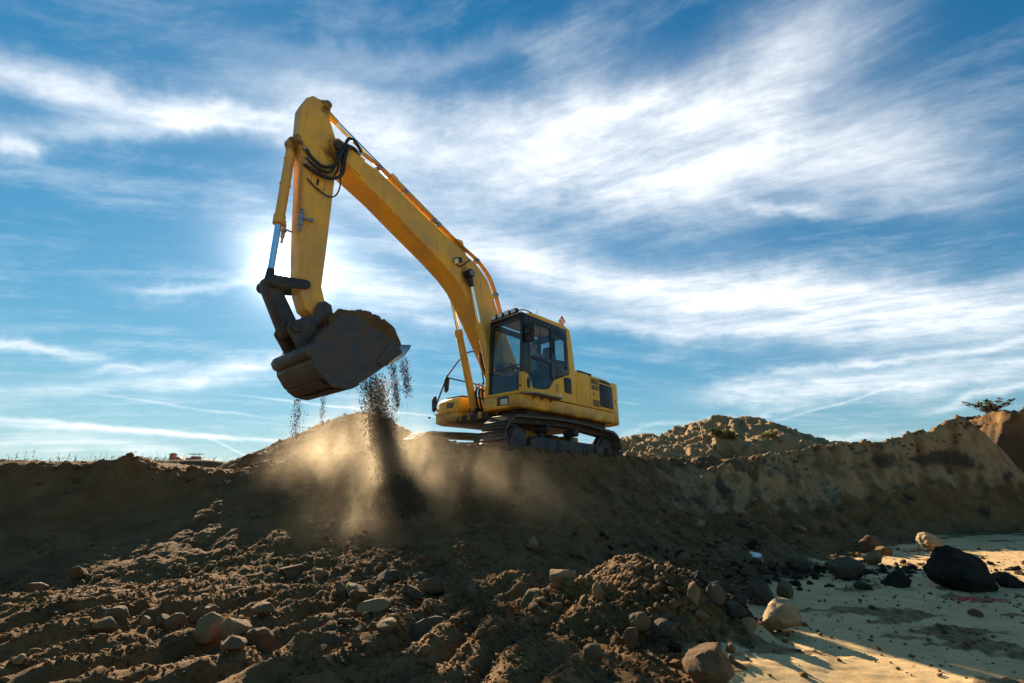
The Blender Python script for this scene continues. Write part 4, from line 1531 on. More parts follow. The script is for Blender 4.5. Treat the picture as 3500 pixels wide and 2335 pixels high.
def build_arm():
    hw = .165
    prof = [(5.46, 6.33), (5.60, 6.32), (5.70, 6.20), (5.75, 6.02), (5.73, 5.66), (5.72, 5.46), (5.80, 5.34), (5.80, 5.24), (5.70, 5.18), (5.62, 4.95), (5.55, 4.3), (5.46, 3.4), (5.40, 2.9), (5.33, 2.6), (5.22, 2.36), (5.06, 2.27), (4.94, 2.29), (4.86, 2.36), (4.84, 2.45),
            (4.92, 2.58), (5.00, 2.80), (5.00, 3.3), (5.01, 4.2), (5.02, 4.9), (5.00, 5.25), (5.02, 5.55), (5.12, 5.75), (5.25, 6.02), (5.27, 6.12), (5.28, 6.26), (5.33, 6.36), (5.41, 6.37)]
    a = MB()
    a.prism(prof, -hw, hw)
    ao = a.build('arm', M['faded'], EX, bevel=.022, seg=3)
    # pin bosses
    for (x, z, r, w_) in ((5.34, 6.28, .075, .22), (5.72, 5.28, .07, .215), (5.28, 2.74, .06, .20), (4.94, 2.42, .08, .22)):
        q = MB()
        q.cyl((x, -w_, z), (x, w_, z), r, n=22)
        q.build('pin_boss', M['faded'] if z > 5 else M['frame'], ao, bevel=.008)
    q = MB()
    q.prism([(5.52, 6.32), (5.46, 6.40), (5.44, 6.34)], -.03, .03)
    q.build('lifting_tab', M['faded'], ao)
    # warning plate drawn as thin strips
    q = MB()
    yy = hw + .0005
    for (xa, za, xb, zb) in ((5.18, 4.95, 5.18, 4.55), (5.42, 4.95, 5.42, 4.55), (5.42, 4.96, 5.18, 4.96), (5.42, 4.55, 5.18, 4.55)):
        q.box((min(xa, xb) - .004, yy, min(za, zb) - .004), (max(xa, xb) + .004, yy + .0015, max(za, zb) + .004))
    q.build('warning_frame', M['decal_red'], ao)
    q = MB()
    tri = [(5.30, 4.92), (5.38, 4.78), (5.22, 4.78)]
    ti = [(5.30, 4.895), (5.362, 4.79), (5.238, 4.79)]
    q.ring(tri, ti, yy, yy + .0015)
    q.box((5.29, yy, 4.60), (5.33, yy + .0015, 4.72))
    q.build('warning_sign', M['black'], ao)
    # bucket cylinder in front of the arm
    p0 = Vector((5.76, 0, 5.26)); p1 = Vector((5.76, 0, 2.66))
    d = (p1 - p0).normalized()
    q = MB()
    q.cyl(p0 + d * .08, p0 + d * 1.52, .078, n=24)
    q.cyl(p0 + d * 1.40, p0 + d * 1.56, .092, n=24)
    q.cyl(p0 + d * .80, p0 + d * .83, .088, n=24)
    q.cyl(p0 + d * .30, p0 + d * .33, .088, n=24)
    q.cyl((p0.x, -.08, p0.z), (p0.x, .08, p0.z), .10, n=22)
    q.build('bucket_cylinder', M['faded'], EX, bevel=.006)
    q = MB()
    q.cyl(p0 + d * 1.565, p1 - d * .08, .05, n=20)
    q.build('bucket_cylinder_rod', M['chrome'], EX)
    # linkage
    lk = MB()
    lk.cyl((p1.x, -.10, p1.z), (p1.x, .10, p1.z), .10, n=22)
    lk.cyl(p1 - d * .25, p1, .055, .075, n=16)
    lk.build('rod_eye', M['frame'], EX, bevel=.01)
    for s in (1, -1):
        q = MB()
        a0 = (5.28, 2.74); b0 = (5.76, 2.64)
        ang = math.atan2(b0[1] - a0[1], b0[0] - a0[0])
        L = math.hypot(b0[0] - a0[0], b0[1] - a0[1])
        pr = []
        for i in range(9):
            t = math.pi / 2 + math.pi * i / 8
            pr.append((a0[0] + .075 * math.cos(ang + t), a0[1] + .075 * math.sin(ang + t)))
        for i in range(9):
            t = -math.pi / 2 + math.pi * i / 8
            pr.append((b0[0] + .095 * math.cos(ang + t), b0[1] + .095 * math.sin(ang + t)))
        q.prism(pr, s * .205 - .022, s * .205 + .022)
        q.build('idler_link', M['frame'], EX, bevel=.006)
    q = MB()
    a0 = (5.76, 2.64); b0 = (5.36, 1.98)
    ang = math.atan2(b0[1] - a0[1], b0[0] - a0[0])
    pr = []
    for i in range(9):
        t = math.pi / 2 + math.pi * i / 8
        pr.append((a0[0] + .095 * math.cos(ang + t), a0[1] + .095 * math.sin(ang + t)))
    for i in range(9):
        t = -math.pi / 2 + math.pi * i / 8
        pr.append((b0[0] + .12 * math.cos(ang + t), b0[1] + .12 * math.sin(ang + t)))
    q.prism(pr, -.15, .15)
    q.cyl((5.76, -.27, 2.64), (5.76, .27, 2.64), .085, n=20)
    q.cyl((5.36, -.30, 1.98), (5.36, .30, 1.98), .09, n=20)
    q.build('bucket_link', M['frame'], EX, bevel=.012)
    # arm hoses: loops at the joint
    H = [[(5.60, .20, 5.16), (5.50, .24, 5.02), (5.30, .27, 4.93), (5.12, .31, 5.05), (5.03, .35, 5.35), (4.96, .36, 5.66), (4.82, .33, 5.72), (4.64, .28, 5.62)],
         [(5.58, .20, 4.86), (5.40, .24, 4.78), (5.15, .29, 4.76), (4.98, .34, 4.92), (4.98, .37, 5.25), (4.93, .35, 5.52), (4.78, .30, 5.58), (4.66, .24, 5.56)],
         [(5.56, .19, 5.00), (5.36, .22, 4.88), (5.16, .26, 4.90), (5.08, .31, 5.18), (5.02, .33, 5.48), (4.88, .32, 5.58), (4.70, .27, 5.54)],
         [(5.50, .19, 4.62), (5.30, .20, 4.50), (5.06, .22, 4.46), (4.96, .26, 4.66), (5.0, .30, 5.05), (5.0, .33, 5.4)],
         [(5.16, .22, 5.60), (5.10, .30, 5.30), (5.06, .33, 5.0), (5.10, .30, 4.85)]]
    for i, h in enumerate(H):
        q = MB()
        q.tube(h, (.030, .032, .024, .013, .022)[i], 8, 6)
        q.build('arm_hose', M['rubber'], EX)
    for (p, r) in (((5.58, .20, 5.13), .034), ((5.55, .20, 4.85), .036), ((5.53, .19, 4.98), .028), ((4.60, .26, 5.60), .034), ((4.70, .28, 5.56), .03)):
        q = MB()
        q.cyl((p[0] + .06, p[1] - .01, p[2] + .03), (p[0] - .05, p[1] + .01, p[2] - .01), r, n=8)
        q.build('hose_fitting', M['metal'], EX)
    q = MB()
    q.tube([(5.66, .19, 5.1), (5.63, .19, 4.9), (5.60, .19, 4.4), (5.56, .19, 3.92)], .018, 8, 3)
    q.build('arm_pipe', M['pipe'], EX)
    q = MB()
    q.tube([(5.62, .188, 4.86), (5.58, .19, 4.5), (5.53, .19, 4.0)], .015, 8, 3)
    q.build('arm_pipe', M['pipe'], EX)
    q = MB()
    q.tube([(5.80, -.10, 4.9), (5.74, -.12, 4.5), (5.66, -.13, 4.0), (5.64, -.14, 3.8)], .016, 8, 3)
    q.build('arm_pipe', M['pipe'], EX)
    # shut-off valves
    for (x, y, z) in ((5.50, .20, 3.86), (5.62, -.15, 3.72)):
        q = MB()
        q.cyl((x, y, z + .10), (x, y, z - .14), .034, n=8)
        q.cyl((x, y, z + .02), (x, y, z - .03), .05, n=6)
        q.cyl((x, y, z - .14), (x, y, z - .24), .022, n=8)
        q.cyl((x, y, z + .10), (x, y, z + .16), .024, n=8)
        q.box((x - .16, y + .02, z - .01), (x, y + .035, z + .015))
        q.cyl((x - .16, y + .03, z - .02), (x - .16, y + .03, z + .05), .022, n=8)
        q.build('shut_off_valve', M['metal'], EX)


def build_bucket():
    w = .60
    # outer profile from the mouth at the ears round the back and floor to the lip
    shell = [(4.78, 2.30), (4.98, 2.06), (5.16, 1.80), (5.24, 1.58), (5.20, 1.38), (5.06, 1.20), (4.86, 1.09), (4.64, 1.09), (4.42, 1.20), (4.10, 1.46), (3.86, 1.68), (3.68, 1.86)]
    th = .03
    inner = []
    n = len(shell)
    for i in range(n):
        p0 = np.array(shell[max(i - 1, 0)]); p1 = np.array(shell[min(i + 1, n - 1)])
        d = (p1 - p0) / np.linalg.norm(p1 - p0)
        nm = np.array([d[1], -d[0]])
        c = np.array([4.45, 1.9])
        if np.dot(nm, c - np.array(shell[i])) < 0:
            nm = -nm
        inner.append(tuple(np.array(shell[i]) + nm * th))
    b = MB()
    b.prism(shell + inner[::-1], -w, w)
    bo = b.build('bucket', M['bucket'], EX, bevel=.004, seg=1, label='dark steel bucket heaped with earth')
    for s in (1, -1):
        q = MB()
        pr = shell + [(3.80, 2.04), (4.22, 2.16), (4.55, 2.30)]
        q.prism(pr, s * w, s * (w + .025))
        q.build('side_plate', M['bucket'], bo, bevel=.004, seg=1)
        q = MB()
        q.prism([(3.70, 1.84), (4.05, 1.54), (4.16, 1.62), (3.90, 2.02), (3.78, 2.02)], s * (w + .026), s * (w + .05))
        q.build('side_cutter', M['bucket'], bo, bevel=.006)
        q = MB()
        q.prism([(5.13, 1.30), (4.86, 1.075), (4.62, 1.075), (4.42, 1.18), (4.46, 1.25), (4.66, 1.16), (4.85, 1.16), (5.05, 1.33)], s * (w - .002) - .0, s * (w + .045))
        q.build('heel_plate', M['bucket'], bo, bevel=.006)
    # wear strips on the floor
    for k in range(3):
        q = MB()
        sx = [(5.02, 1.165), (4.80, 1.07), (4.50, 1.14)][k]
        sx2 = [(4.90, 1.095), (4.66, 1.07), (4.40, 1.205)][k]
        d = np.array(sx2) - np.array(sx)
        nm = np.array([-d[1], d[0]]) / np.linalg.norm(d)
        if nm[1] > 0:
            nm = -nm
        pr = [sx, sx2, tuple(np.array(sx2) + nm * .024), tuple(np.array(sx) + nm * .024)]
        q.prism(pr, -w + .03, w - .03)
        q.build('wear_strip', M['bucket'], bo, bevel=.004, seg=1)
    # cross tube at the back and ears
    q = MB()
    q.prism([(5.20, 1.72), (5.30, 1.66), (5.34, 1.56), (5.28, 1.46), (5.18, 1.44), (5.05, 1.6)], -w - .02, w + .02)
    q.build('back_beam', M['bucket'], bo, bevel=.03)
    for s in (1, -1):
        q = MB()
        q.prism([(4.80, 2.36), (4.84, 2.50), (4.95, 2.54), (5.06, 2.48), (5.12, 2.26), (5.30, 2.14), (5.46, 2.06), (5.48, 1.94), (5.40, 1.84), (5.24, 1.62), (4.9, 1.95), (4.76, 2.22)], s * .235 - .025, s * .235 + .025)
        q.build('ear', M['bucket'], bo, bevel=.008)
    # lip and teeth
    q = MB()
    q.prism([(3.66, 1.86), (3.70, 1.92), (3.98, 1.68), (3.94, 1.62)], -w - .03, w + .03)
    q.build('lip', M['bucket'], bo, bevel=.004, seg=1)
    for k in range(5):
        y = -w + .06 + k * (2 * w - .12) / 4
        q = MB()
        q.prism([(3.90, 1.60), (3.98, 1.76), (3.66, 2.02), (3.46, 2.06), (3.50, 1.96), (3.60, 1.82)], y - .058, y + .058)
        q.build('tooth', M['tooth'], bo, bevel=.008)
    # load of earth
    xs = np.linspace(3.62, 4.98, 64); ys = np.linspace(-w + .01, w - .01, 56)
    X, Yg = np.meshgrid(xs, ys)
    u = (X - 3.62) / 1.36
    base = np.interp(X, [3.62, 3.70, 3.80, 3.95, 4.15, 4.45, 4.75, 4.98], [1.94, 2.22, 2.38, 2.46, 2.50, 2.50, 2.42, 2.18])
    fall = (np.abs(Yg) / w) ** 6
    rim = np.interp(X, [3.62, 3.8, 4.22, 4.55, 4.98], [1.92, 2.14, 2.28, 2.36, 2.06])
    Zt = base * (1 - fall * .75) + rim * fall * .75
    Zt = Zt + fbm(X * 4, Yg * 4, 4, 91) * .07 + bumps(X / .16, Yg / .16, 7) * .10 + bumps(X / .06, Yg / .06, 8) * .035 - .02
    Zb = np.interp(X, [3.62, 4.1, 4.42, 4.64, 4.98], [1.88, 1.50, 1.24, 1.14, 1.75]) + .0
    ny, nx = X.shape
    v = np.concatenate([np.stack([X, Yg, Zt], -1).reshape(-1, 3), np.stack([X, Yg * .995, np.minimum(Zb + .02, Zt - .02)], -1).reshape(-1, 3)])
    idx = np.arange(nx * ny).reshape(ny, nx)
    f = [np.stack([idx[:-1, :-1].ravel(), idx[:-1, 1:].ravel(), idx[1:, 1:].ravel(), idx[1:, :-1].ravel()], 1)]
    N = nx * ny
    f.append(f[0][:, ::-1] + N)
    for e in (idx[0], idx[-1], idx[:, 0], idx[:, -1]):
        f.append(np.stack([e[:-1], e[1:], e[1:] + N, e[:-1] + N], 1))
    o = np_mesh('earth_load', v, np.concatenate(f), M['clod'])
    o.matrix_world = EX.matrix_basis
    tag(o, 'heap of brown earth lying in the raised excavator bucket', 'earth')


build_tracks()
build_house()
build_cab()
build_boom()
build_arm()
build_bucket()


# ------------------------------------------------------------------ operator in the cab
def skin_mesh(name, joints, bones, mat, sub=2, root=0):
    """joints: name -> (xyz, (rx, ry)); bones: pairs"""
    keys = list(joints)
    me = bpy.data.meshes.new(name)
    me.from_pydata([joints[k][0] for k in keys], [(keys.index(a), keys.index(b)) for a, b in bones], [])
    o = bpy.data.objects.new(name, me)
    COL.objects.link(o)
    md = o.modifiers.new('skin', 'SKIN')
    md.use_smooth_shade = True
    for i, k in enumerate(keys):
        r = joints[k][1]
        me.skin_vertices[0].data[i].radius = r if isinstance(r, tuple) else (r, r)
        me.skin_vertices[0].data[i].use_root = (i == root)
    sb = o.modifiers.new('sub', 'SUBSURF')
    sb.levels = sb.render_levels = sub
    dg = bpy.context.evaluated_depsgraph_get()
    m2 = bpy.data.meshes.new_from_object(o.evaluated_get(dg))
    bpy.data.objects.remove(o)
    m2.name = name
    m2.materials.clear()
    m2.materials.append(mat)
    r = bpy.data.objects.new(name, m2)
    COL.objects.link(r)
    return r


def build_person():
    y = .89
    J = {'pelvis': ((.34, y, 1.93), (.15, .12)), 'belly': ((.33, y, 2.08), (.155, .125)), 'chest': ((.36, y, 2.27), (.16, .12)), 'upper': ((.38, y, 2.38), (.12, .09)),
         'neck': ((.42, y, 2.47), .055), 'jaw': ((.46, y, 2.53), (.066, .075)), 'head': ((.465, y, 2.62), (.078, .095)), 'crown': ((.455, y, 2.70), (.062, .075))}
    B = [('pelvis', 'belly'), ('belly', 'chest'), ('chest', 'upper'), ('upper', 'neck'), ('neck', 'jaw'), ('jaw', 'head'), ('head', 'crown')]
    for s, n in ((1, 'l'), (-1, 'r')):
        hy = y + s * (.34 if s > 0 else .335)
        J.update({n + 'sh': ((.38, y + s * .17, 2.37), .07), n + 'el': ((.46, y + s * .27, 2.13), .048), n + 'wr': ((.70, hy, 2.17), .034), n + 'hand': ((.765, hy, 2.20), (.026, .04)),
                  n + 'hip': ((.40, y + s * .09, 1.92), .095), n + 'kn': ((.80, y + s * .15, 1.93), .068), n + 'an': ((.93, y + s * .13, 1.52), .046), n + 'toe': ((1.08, y + s * .14, 1.475), (.04, .03))})
        B += [('upper', n + 'sh'), (n + 'sh', n + 'el'), (n + 'el', n + 'wr'), (n + 'wr', n + 'hand'), ('pelvis', n + 'hip'), (n + 'hip', n + 'kn'), (n + 'kn', n + 'an'), (n + 'an', n + 'toe')]
        for k in range(4):
            a = n + 'f%d' % k
            J[a] = ((.80, hy + (k - 1.5) * .019, 2.225), .0095)
            J[a + 'b'] = ((.826, hy + (k - 1.5) * .019, 2.20), .0088)
            J[a + 'c'] = ((.812, hy + (k - 1.5) * .018, 2.172), .008)
            B += [(n + 'hand', a), (a, a + 'b'), (a + 'b', a + 'c')]
        J[n + 't'] = ((.77, hy - s * .045, 2.22), .0105)
        J[n + 't2'] = ((.80, hy - s * .04, 2.235), .009)
        B += [(n + 'hand', n + 't'), (n + 't', n + 't2')]
    p = skin_mesh('person', J, B, M['skin'])
    p.matrix_world = EX.matrix_basis
    tag(p, 'operator in a pink and white shirt seated inside the excavator cab', 'person')
    # shirt with sleeves, white front, trousers, hair, face
    K = {k: (v[0], (tuple(q * 1.10 + .008 for q in v[1]) if isinstance(v[1], tuple) else v[1] * 1.10 + .008)) for k, v in J.items()}
    def sub(names, extra=None):
        d = {k: K[k] for k in names}
        d.update(extra or {})
        return d
    sh = skin_mesh('shirt', sub(['pelvis', 'belly', 'chest', 'upper', 'lsh', 'lel', 'rsh', 'rel'],
                                {'col': ((.40, y, 2.44), .07)}),
                   [('pelvis', 'belly'), ('belly', 'chest'), ('chest', 'upper'), ('upper', 'col'), ('upper', 'lsh'), ('lsh', 'lel'), ('upper', 'rsh'), ('rsh', 'rel')], M['shirt'])
    ve = skin_mesh('shirt_front', {'a': ((.44, y, 2.02), (.15, .075)), 'b': ((.47, y, 2.24), (.15, .07)), 'c': ((.46, y, 2.36), (.10, .05))}, [('a', 'b'), ('b', 'c')], M['shirt_white'])
    tr = skin_mesh('trousers', sub(['pelvis', 'lhip', 'lkn', 'lan', 'rhip', 'rkn', 'ran']),
                   [('pelvis', 'lhip'), ('lhip', 'lkn'), ('lkn', 'lan'), ('pelvis', 'rhip'), ('rhip', 'rkn'), ('rkn', 'ran')], M['trouser'])
    ha = skin_mesh('hair', {'a': ((.425, y, 2.63), (.082, .085)), 'b': ((.435, y, 2.70), (.078, .088)), 'c': ((.45, y, 2.735), (.05, .06))}, [('a', 'b'), ('b', 'c')], M['hair'])
    fc = MB()
    fc.prism([(.555, 2.625), (.582, 2.585), (.550, 2.580)], y - .012, y + .012)
    no = fc.build('nose', M['skin'], None, bevel=.004)
    ey = MB()
    for s in (-1, 1):
        ey.cyl((.545, y + s * .032, 2.628), (.556, y + s * .032, 2.628), .011, n=8)
    ey = ey.build('eyes', M['hair'], None)
    mo = MB()
    mo.box((.535, y - .025, 2.548), (.545, y + .025, 2.556))
    mo = mo.build('mouth', M['decal_red'], None)
    er = MB()
    for s in (-1, 1):
        er.cyl((.455, y + s * .082, 2.61), (.46, y + s * .098, 2.615), .032, .028, n=10)
    er = er.build('ears', M['skin'], None)
    for o in (sh, ve, tr, ha, no, ey, mo, er):
        o.parent = p


build_person()


# ------------------------------------------------------------------ rocks
def ico(sub):
    bm = bmesh.new()
    bmesh.ops.create_icosphere(bm, subdivisions=sub, radius=1.0)
    v = np.array([p.co[:] for p in bm.verts])
    f = np.array([[q.index for q in p.verts] for p in bm.faces])
    bm.free()
    return v, f


ICO = {k: ico(k) for k in (1, 2, 3, 4)}


def rock_shape(sub, seed, cuts=9, rough=.12, squash=(1, 1, 1), lumpy=.18):
    r = np.random.RandomState(seed)
    v = ICO[sub][0].copy()
    rad = np.ones(len(v))
    for k in range(5):
        d = r.randn(3); d /= np.linalg.norm(d)
        rad += .7 * lumpy / (1 + k * .6) * np.sin(v @ d * (1.6 + k * 1.1) + r.rand() * 6.28) * .6
    v = v * rad[:, None]
    for k in range(cuts):
        n = r.randn(3); n /= np.linalg.norm(n)
        c = .52 + .34 * r.rand()
        t = v @ n - c
        v = v - np.where(t > 0, t * .92, 0)[:, None] * n
    for k in range(7):
        d = r.randn(3); d /= np.linalg.norm(d)
        e = r.randn(3); e /= np.linalg.norm(e)
        fq = 4 + 3.5 * k
        v = v * (1 + rough / (1 + k * .75) * (np.sin(v @ d * fq + r.rand() * 6.28) * np.sin(v @ e * fq * .8 + r.rand() * 6.28)))[:, None]
    v = v * np.array(squash)
    return v


def rock_obj(name, v, sub, mat, smooth=True):
    o = np_mesh(name, v, ICO[sub][1], mat, smooth)
    o.data.set_sharp_from_angle(angle=R(32))
    return o


# the rocks one can tell apart: (pixel of the foot, width in px, height in px, material, label, name)
BOULDERS = [
    (2695, 2178, 150, 112, 'pale_rock', 'largest pale pitted boulder on the sunlit sand', 11, .16),
    (2573, 2180, 54, 62, 'tan_rock', 'small upright tan stone just beside the largest pale boulder', 12, .12),
    (2462, 2352, 215, 120, 'brown_rock', 'big brown boulder cut off by the bottom edge of the picture', 13, .14),
    (3205, 1888, 82, 64, 'pale_rock', 'knobbly pale boulder near the foot of the cut wall', 14, .2),
    (2985, 1890, 82, 60, 'brown_rock', 'brown boulder at the foot of the slope behind the tan one', 15, .14),
    (3004, 1932, 60, 46, 'tan_rock', 'tan sunlit boulder in front of the brown boulder at the slope foot', 16, .16),
    (3030, 1900, 50, 32, 'brown_rock', 'low brown stone leaning on the brown boulder at the slope foot', 17, .12),
    (2910, 1984, 128, 76, 'dark_rock', 'broad dark boulder left of the black earth ridge', 18, .18),
    (2735, 1960, 84, 55, 'dark_rock', 'dark boulder half buried at the slope toe above the sand', 19, .16),
    (684, 2222, 98, 96, 'tan_rock', 'tall tan boulder sitting on the churned ridge in the left foreground', 20, .12),
    (788, 2192, 104, 66, 'tan_rock', 'rounded tan boulder beside the tall tan one on the ridge', 21, .08),
    (790, 2230, 84, 44, 'brown_rock', 'low brown stone under the rounded tan boulder', 22, .12),
    (1922, 2008, 108, 66, 'tan_rock', 'flat topped angular rock on the slope below the cab', 23, .08),
    (2050, 2062, 46, 52, 'tan_rock', 'squared tan stone left of the sunlit crumbly pile', 24, .08),
    (2092, 2036, 38, 40, 'brown_rock', 'small brown stone perched above the squared tan one', 25, .1),
    (2382, 2092, 50, 86, 'tan_rock', 'tall egg shaped stone standing at the foot of the pile', 26, .08),
    (2458, 2078, 80, 72, 'dark_rock', 'grey speckled boulder beside the egg shaped stone', 27, .14),
    (2530, 2068, 62, 46, 'dark_rock', 'low grey stone between the speckled boulder and the dark block', 28, .14),
    (2612, 2072, 98, 76, 'dark_rock', 'large dark block at the edge of the sand', 29, .1),
    (2692, 2046, 66, 54, 'brown_rock', 'brown rounded boulder at the right of the dark block', 30, .1),
    (2520, 2120, 76, 54, 'dark_rock', 'dark stone with pale spots in front of the dark block', 31, .16),
    (2402, 2134, 56, 40, 'tan_rock', 'small angular grey tan stone on sand behind black clods', 32, .12),
    (2195, 2180, 92, 66, 'brown_rock', 'brown boulder at the lower edge of the crumbly pile', 33, .1),
    (2162, 2226, 56, 64, 'brown_rock', 'round brown stone in front of the boulder below the pile', 34, .06),
    (2285, 2192, 100, 76, 'dark_rock', 'blackish brown boulder between the pile and the sand', 35, .1),
    (1274, 2108, 108, 48, 'tan_rock', 'long flat stone lying at the foot of the dump slope', 36, .06),
    (1606, 2062, 60, 56, 'brown_rock', 'rounded brown boulder beside the churned spur', 37, .08),
    (1480, 2040, 78, 66, 'brown_rock', 'dark rounded boulder in the hollow under the falling earth', 38, .1),
    (1320, 2162, 78, 36, 'tan_rock', 'flat tan sunlit stone on the churned ridge', 39, .08),
    (1393, 2130, 36, 26, 'tan_rock', 'small tan stone right above the flat sunlit one', 40, .08),
    (548, 2150, 46, 44, 'brown_rock', 'round brown stone at the top of the left ridge row', 41, .06),
    (586, 2164, 62, 60, 'brown_rock', 'big dark brown stone next to the tall tan boulder', 42, .1),
    (338, 2176, 90, 52, 'brown_rock', 'broad brown boulder at the foot of the left slope', 43, .1),
    (376, 2138, 84, 50, 'brown_rock', 'brown boulder lying just above the broad one on the left', 44, .12),
    (660, 2136, 54, 56, 'brown_rock', 'upright brown stone behind the tall tan boulder', 45, .1),
    (700, 2128, 60, 40, 'brown_rock', 'leaning brown stone behind the rounded tan boulder', 46, .12),
    (492, 2148, 34, 34, 'tan_rock', 'small tan stone on the left slope foot', 47, .06),
    (45, 2288, 44, 34, 'tan_rock', 'lone round stone in the lower left corner', 48, .06),
    (888, 2120, 92, 40, 'brown_rock', 'wide flat stone half sunk at the foot of the slope', 49, .08),
    (1210, 2230, 46, 44, 'brown_rock', 'knobbly clod on the churned ridge in the middle foreground', 50, .16),
    (2030, 2290, 70, 62, 'brown_rock', 'slanting brown stone on the soil beside the bottom sand', 51, .1),
    (1820, 1885, 44, 44, 'tan_rock', 'round tan stone on the upper spur below the track', 52, .08),
    (1980, 1915, 64, 46, 'brown_rock', 'brown stone group member in the gully right of the spur', 53, .12),
    (300, 1595, 0, 0, None, '', 0, 0),
    (508, 1594, 24, 13, 'tan_rock', 'small round stone on the sunlit notch of the left crest', 54, .06),
]


KNOWN = []


def place_boulder(b):
    px, py, wpx, hpx, mat, label, seed, rough = b
    if not mat:
        return
    p, t = on_ground(px, py)
    if p is None:
        return
    depth = (p[1] * CP + (p[2] - CAM_Z) * SP)
    w = wpx / F_PX * depth * .5
    h = hpx / F_PX * depth * .5 * 1.05
    v = rock_shape(4, seed * 7 + 3, cuts=11 + seed % 6, rough=rough * .6, lumpy=.14)
    v = v / np.abs(v).max(0)
    ca = seed * 1.3
    c, s = math.cos(ca), math.sin(ca)
    v = np.stack([v[:, 0] * c - v[:, 1] * s, v[:, 0] * s + v[:, 1] * c, v[:, 2]], 1)
    v = v / np.abs(v).max(0)
    v = v * np.array([w, w * .9, h * 1.12])
    o = rock_obj('boulder', v, 4, M[mat])
    o.location = (p[0], p[1] + w * .45, p[2] + h * .84)
    tag(o, label, 'rock', 'boulders lying about the pit')
    short = label
    for w in (' sitting', ' lying', ' standing', ' cut', ' on ', ' at ', ' in ', ' near ', ' beside', ' between', ' behind', ' under ', ' half', ' just', ' left', ' right', ' perched', ' leaning', ' next', ' with', ' above', ' group', ' below'):
        short = short.split(w)[0]
    KNOWN.append((p[0], p[1], short))


for b in BOULDERS:
    place_boulder(b)

# lumps of black earth on the sand
BLACK = [(3350, 2022, 225, 150, 'huge black lump of earth on the sand', 61), (3080, 2008, 92, 52, 'jagged black clod left of the huge black lump', 62),
         (3262, 2000, 70, 42, 'low black clod touching the huge black lump', 63), (2312, 2238, 52, 36, 'wet black clod on the pale sand', 64),
         (2240, 2210, 36, 28, 'black clod under the blackish brown boulder', 65), (2408, 2216, 40, 26, 'small glossy black clod on the pale sand', 66),
         (3470, 2010, 90, 50, 'black earth heap running out of the picture at right', 67), (2960, 2018, 70, 26, 'flat black earth patch edge on the sand', 68),
         (2585, 1880, 62, 36, 'black earth lump on the shaded slope above the sand', 69)]
for (px, py, wpx, hpx, label, seed) in BLACK:
    p, t = on_ground(px, py)
    depth = (p[1] * CP + (p[2] - CAM_Z) * SP)
    w = wpx / F_PX * depth * .5
    h = hpx / F_PX * depth * .5
    v = rock_shape(4, seed * 5, cuts=12, rough=.11, lumpy=.2)
    v = v / np.abs(v).max(0)
    v[:, 2] = np.where(v[:, 2] < -.55, -.55, v[:, 2])
    v = v * np.array([w, w * .8, h * 1.3])
    o = rock_obj('earth_lump', v, 4, M['black_earth'])
    o.location = (p[0], p[1] + w * .4, p[2] + h * .62)
    tag(o, label, 'earth lump', 'lumps of black earth')


def slope_s(x, y):
    yt = np.interp(x, TOE[:, 0], TOE[:, 1]); yc = np.interp(x, cr[:, 0], cr[:, 1])
    return (y - yt) / np.maximum(yc - yt, .3)


def scatter(n, x0, x1, y0, y1, seed):
    """points where loose stone lies: rubble below, bare faces above and on the left, little on the sand"""
    r = np.random.RandomState(seed)
    out = []
    while len(out) < n:
        x = r.uniform(x0, x1, n * 4); y = r.uniform(y0, y1, n * 4)
        s = slope_s(x, y)
        d = np.ones_like(x)
        d = np.where(s > .75, np.maximum(.06, 1 - (s - .75) * 5), d)
        d = np.where(s < -.1, d * .9, d)
        edge = -3.4 + (s - .2) * 1.9
        d = np.where(x < edge, d * np.where(s > .25, .06, .5), d)
        d = np.where((x > 3.0) & (s > .5), d * .12, d)
        d = d * (.25 + .75 * sstep(-.15, .3, fbm(x * .7, y * .7, 3, 95)))
        d = np.where(sandmask(x, y) > .3, d * .05, d)
        ok = (np.abs(x) < y * 1.18 + .4) & (s < 1.0) & (r.rand(len(x)) < d)
        out += list(zip(x[ok], y[ok]))
    return [(float(a), float(b)) for a, b in out[:n]]


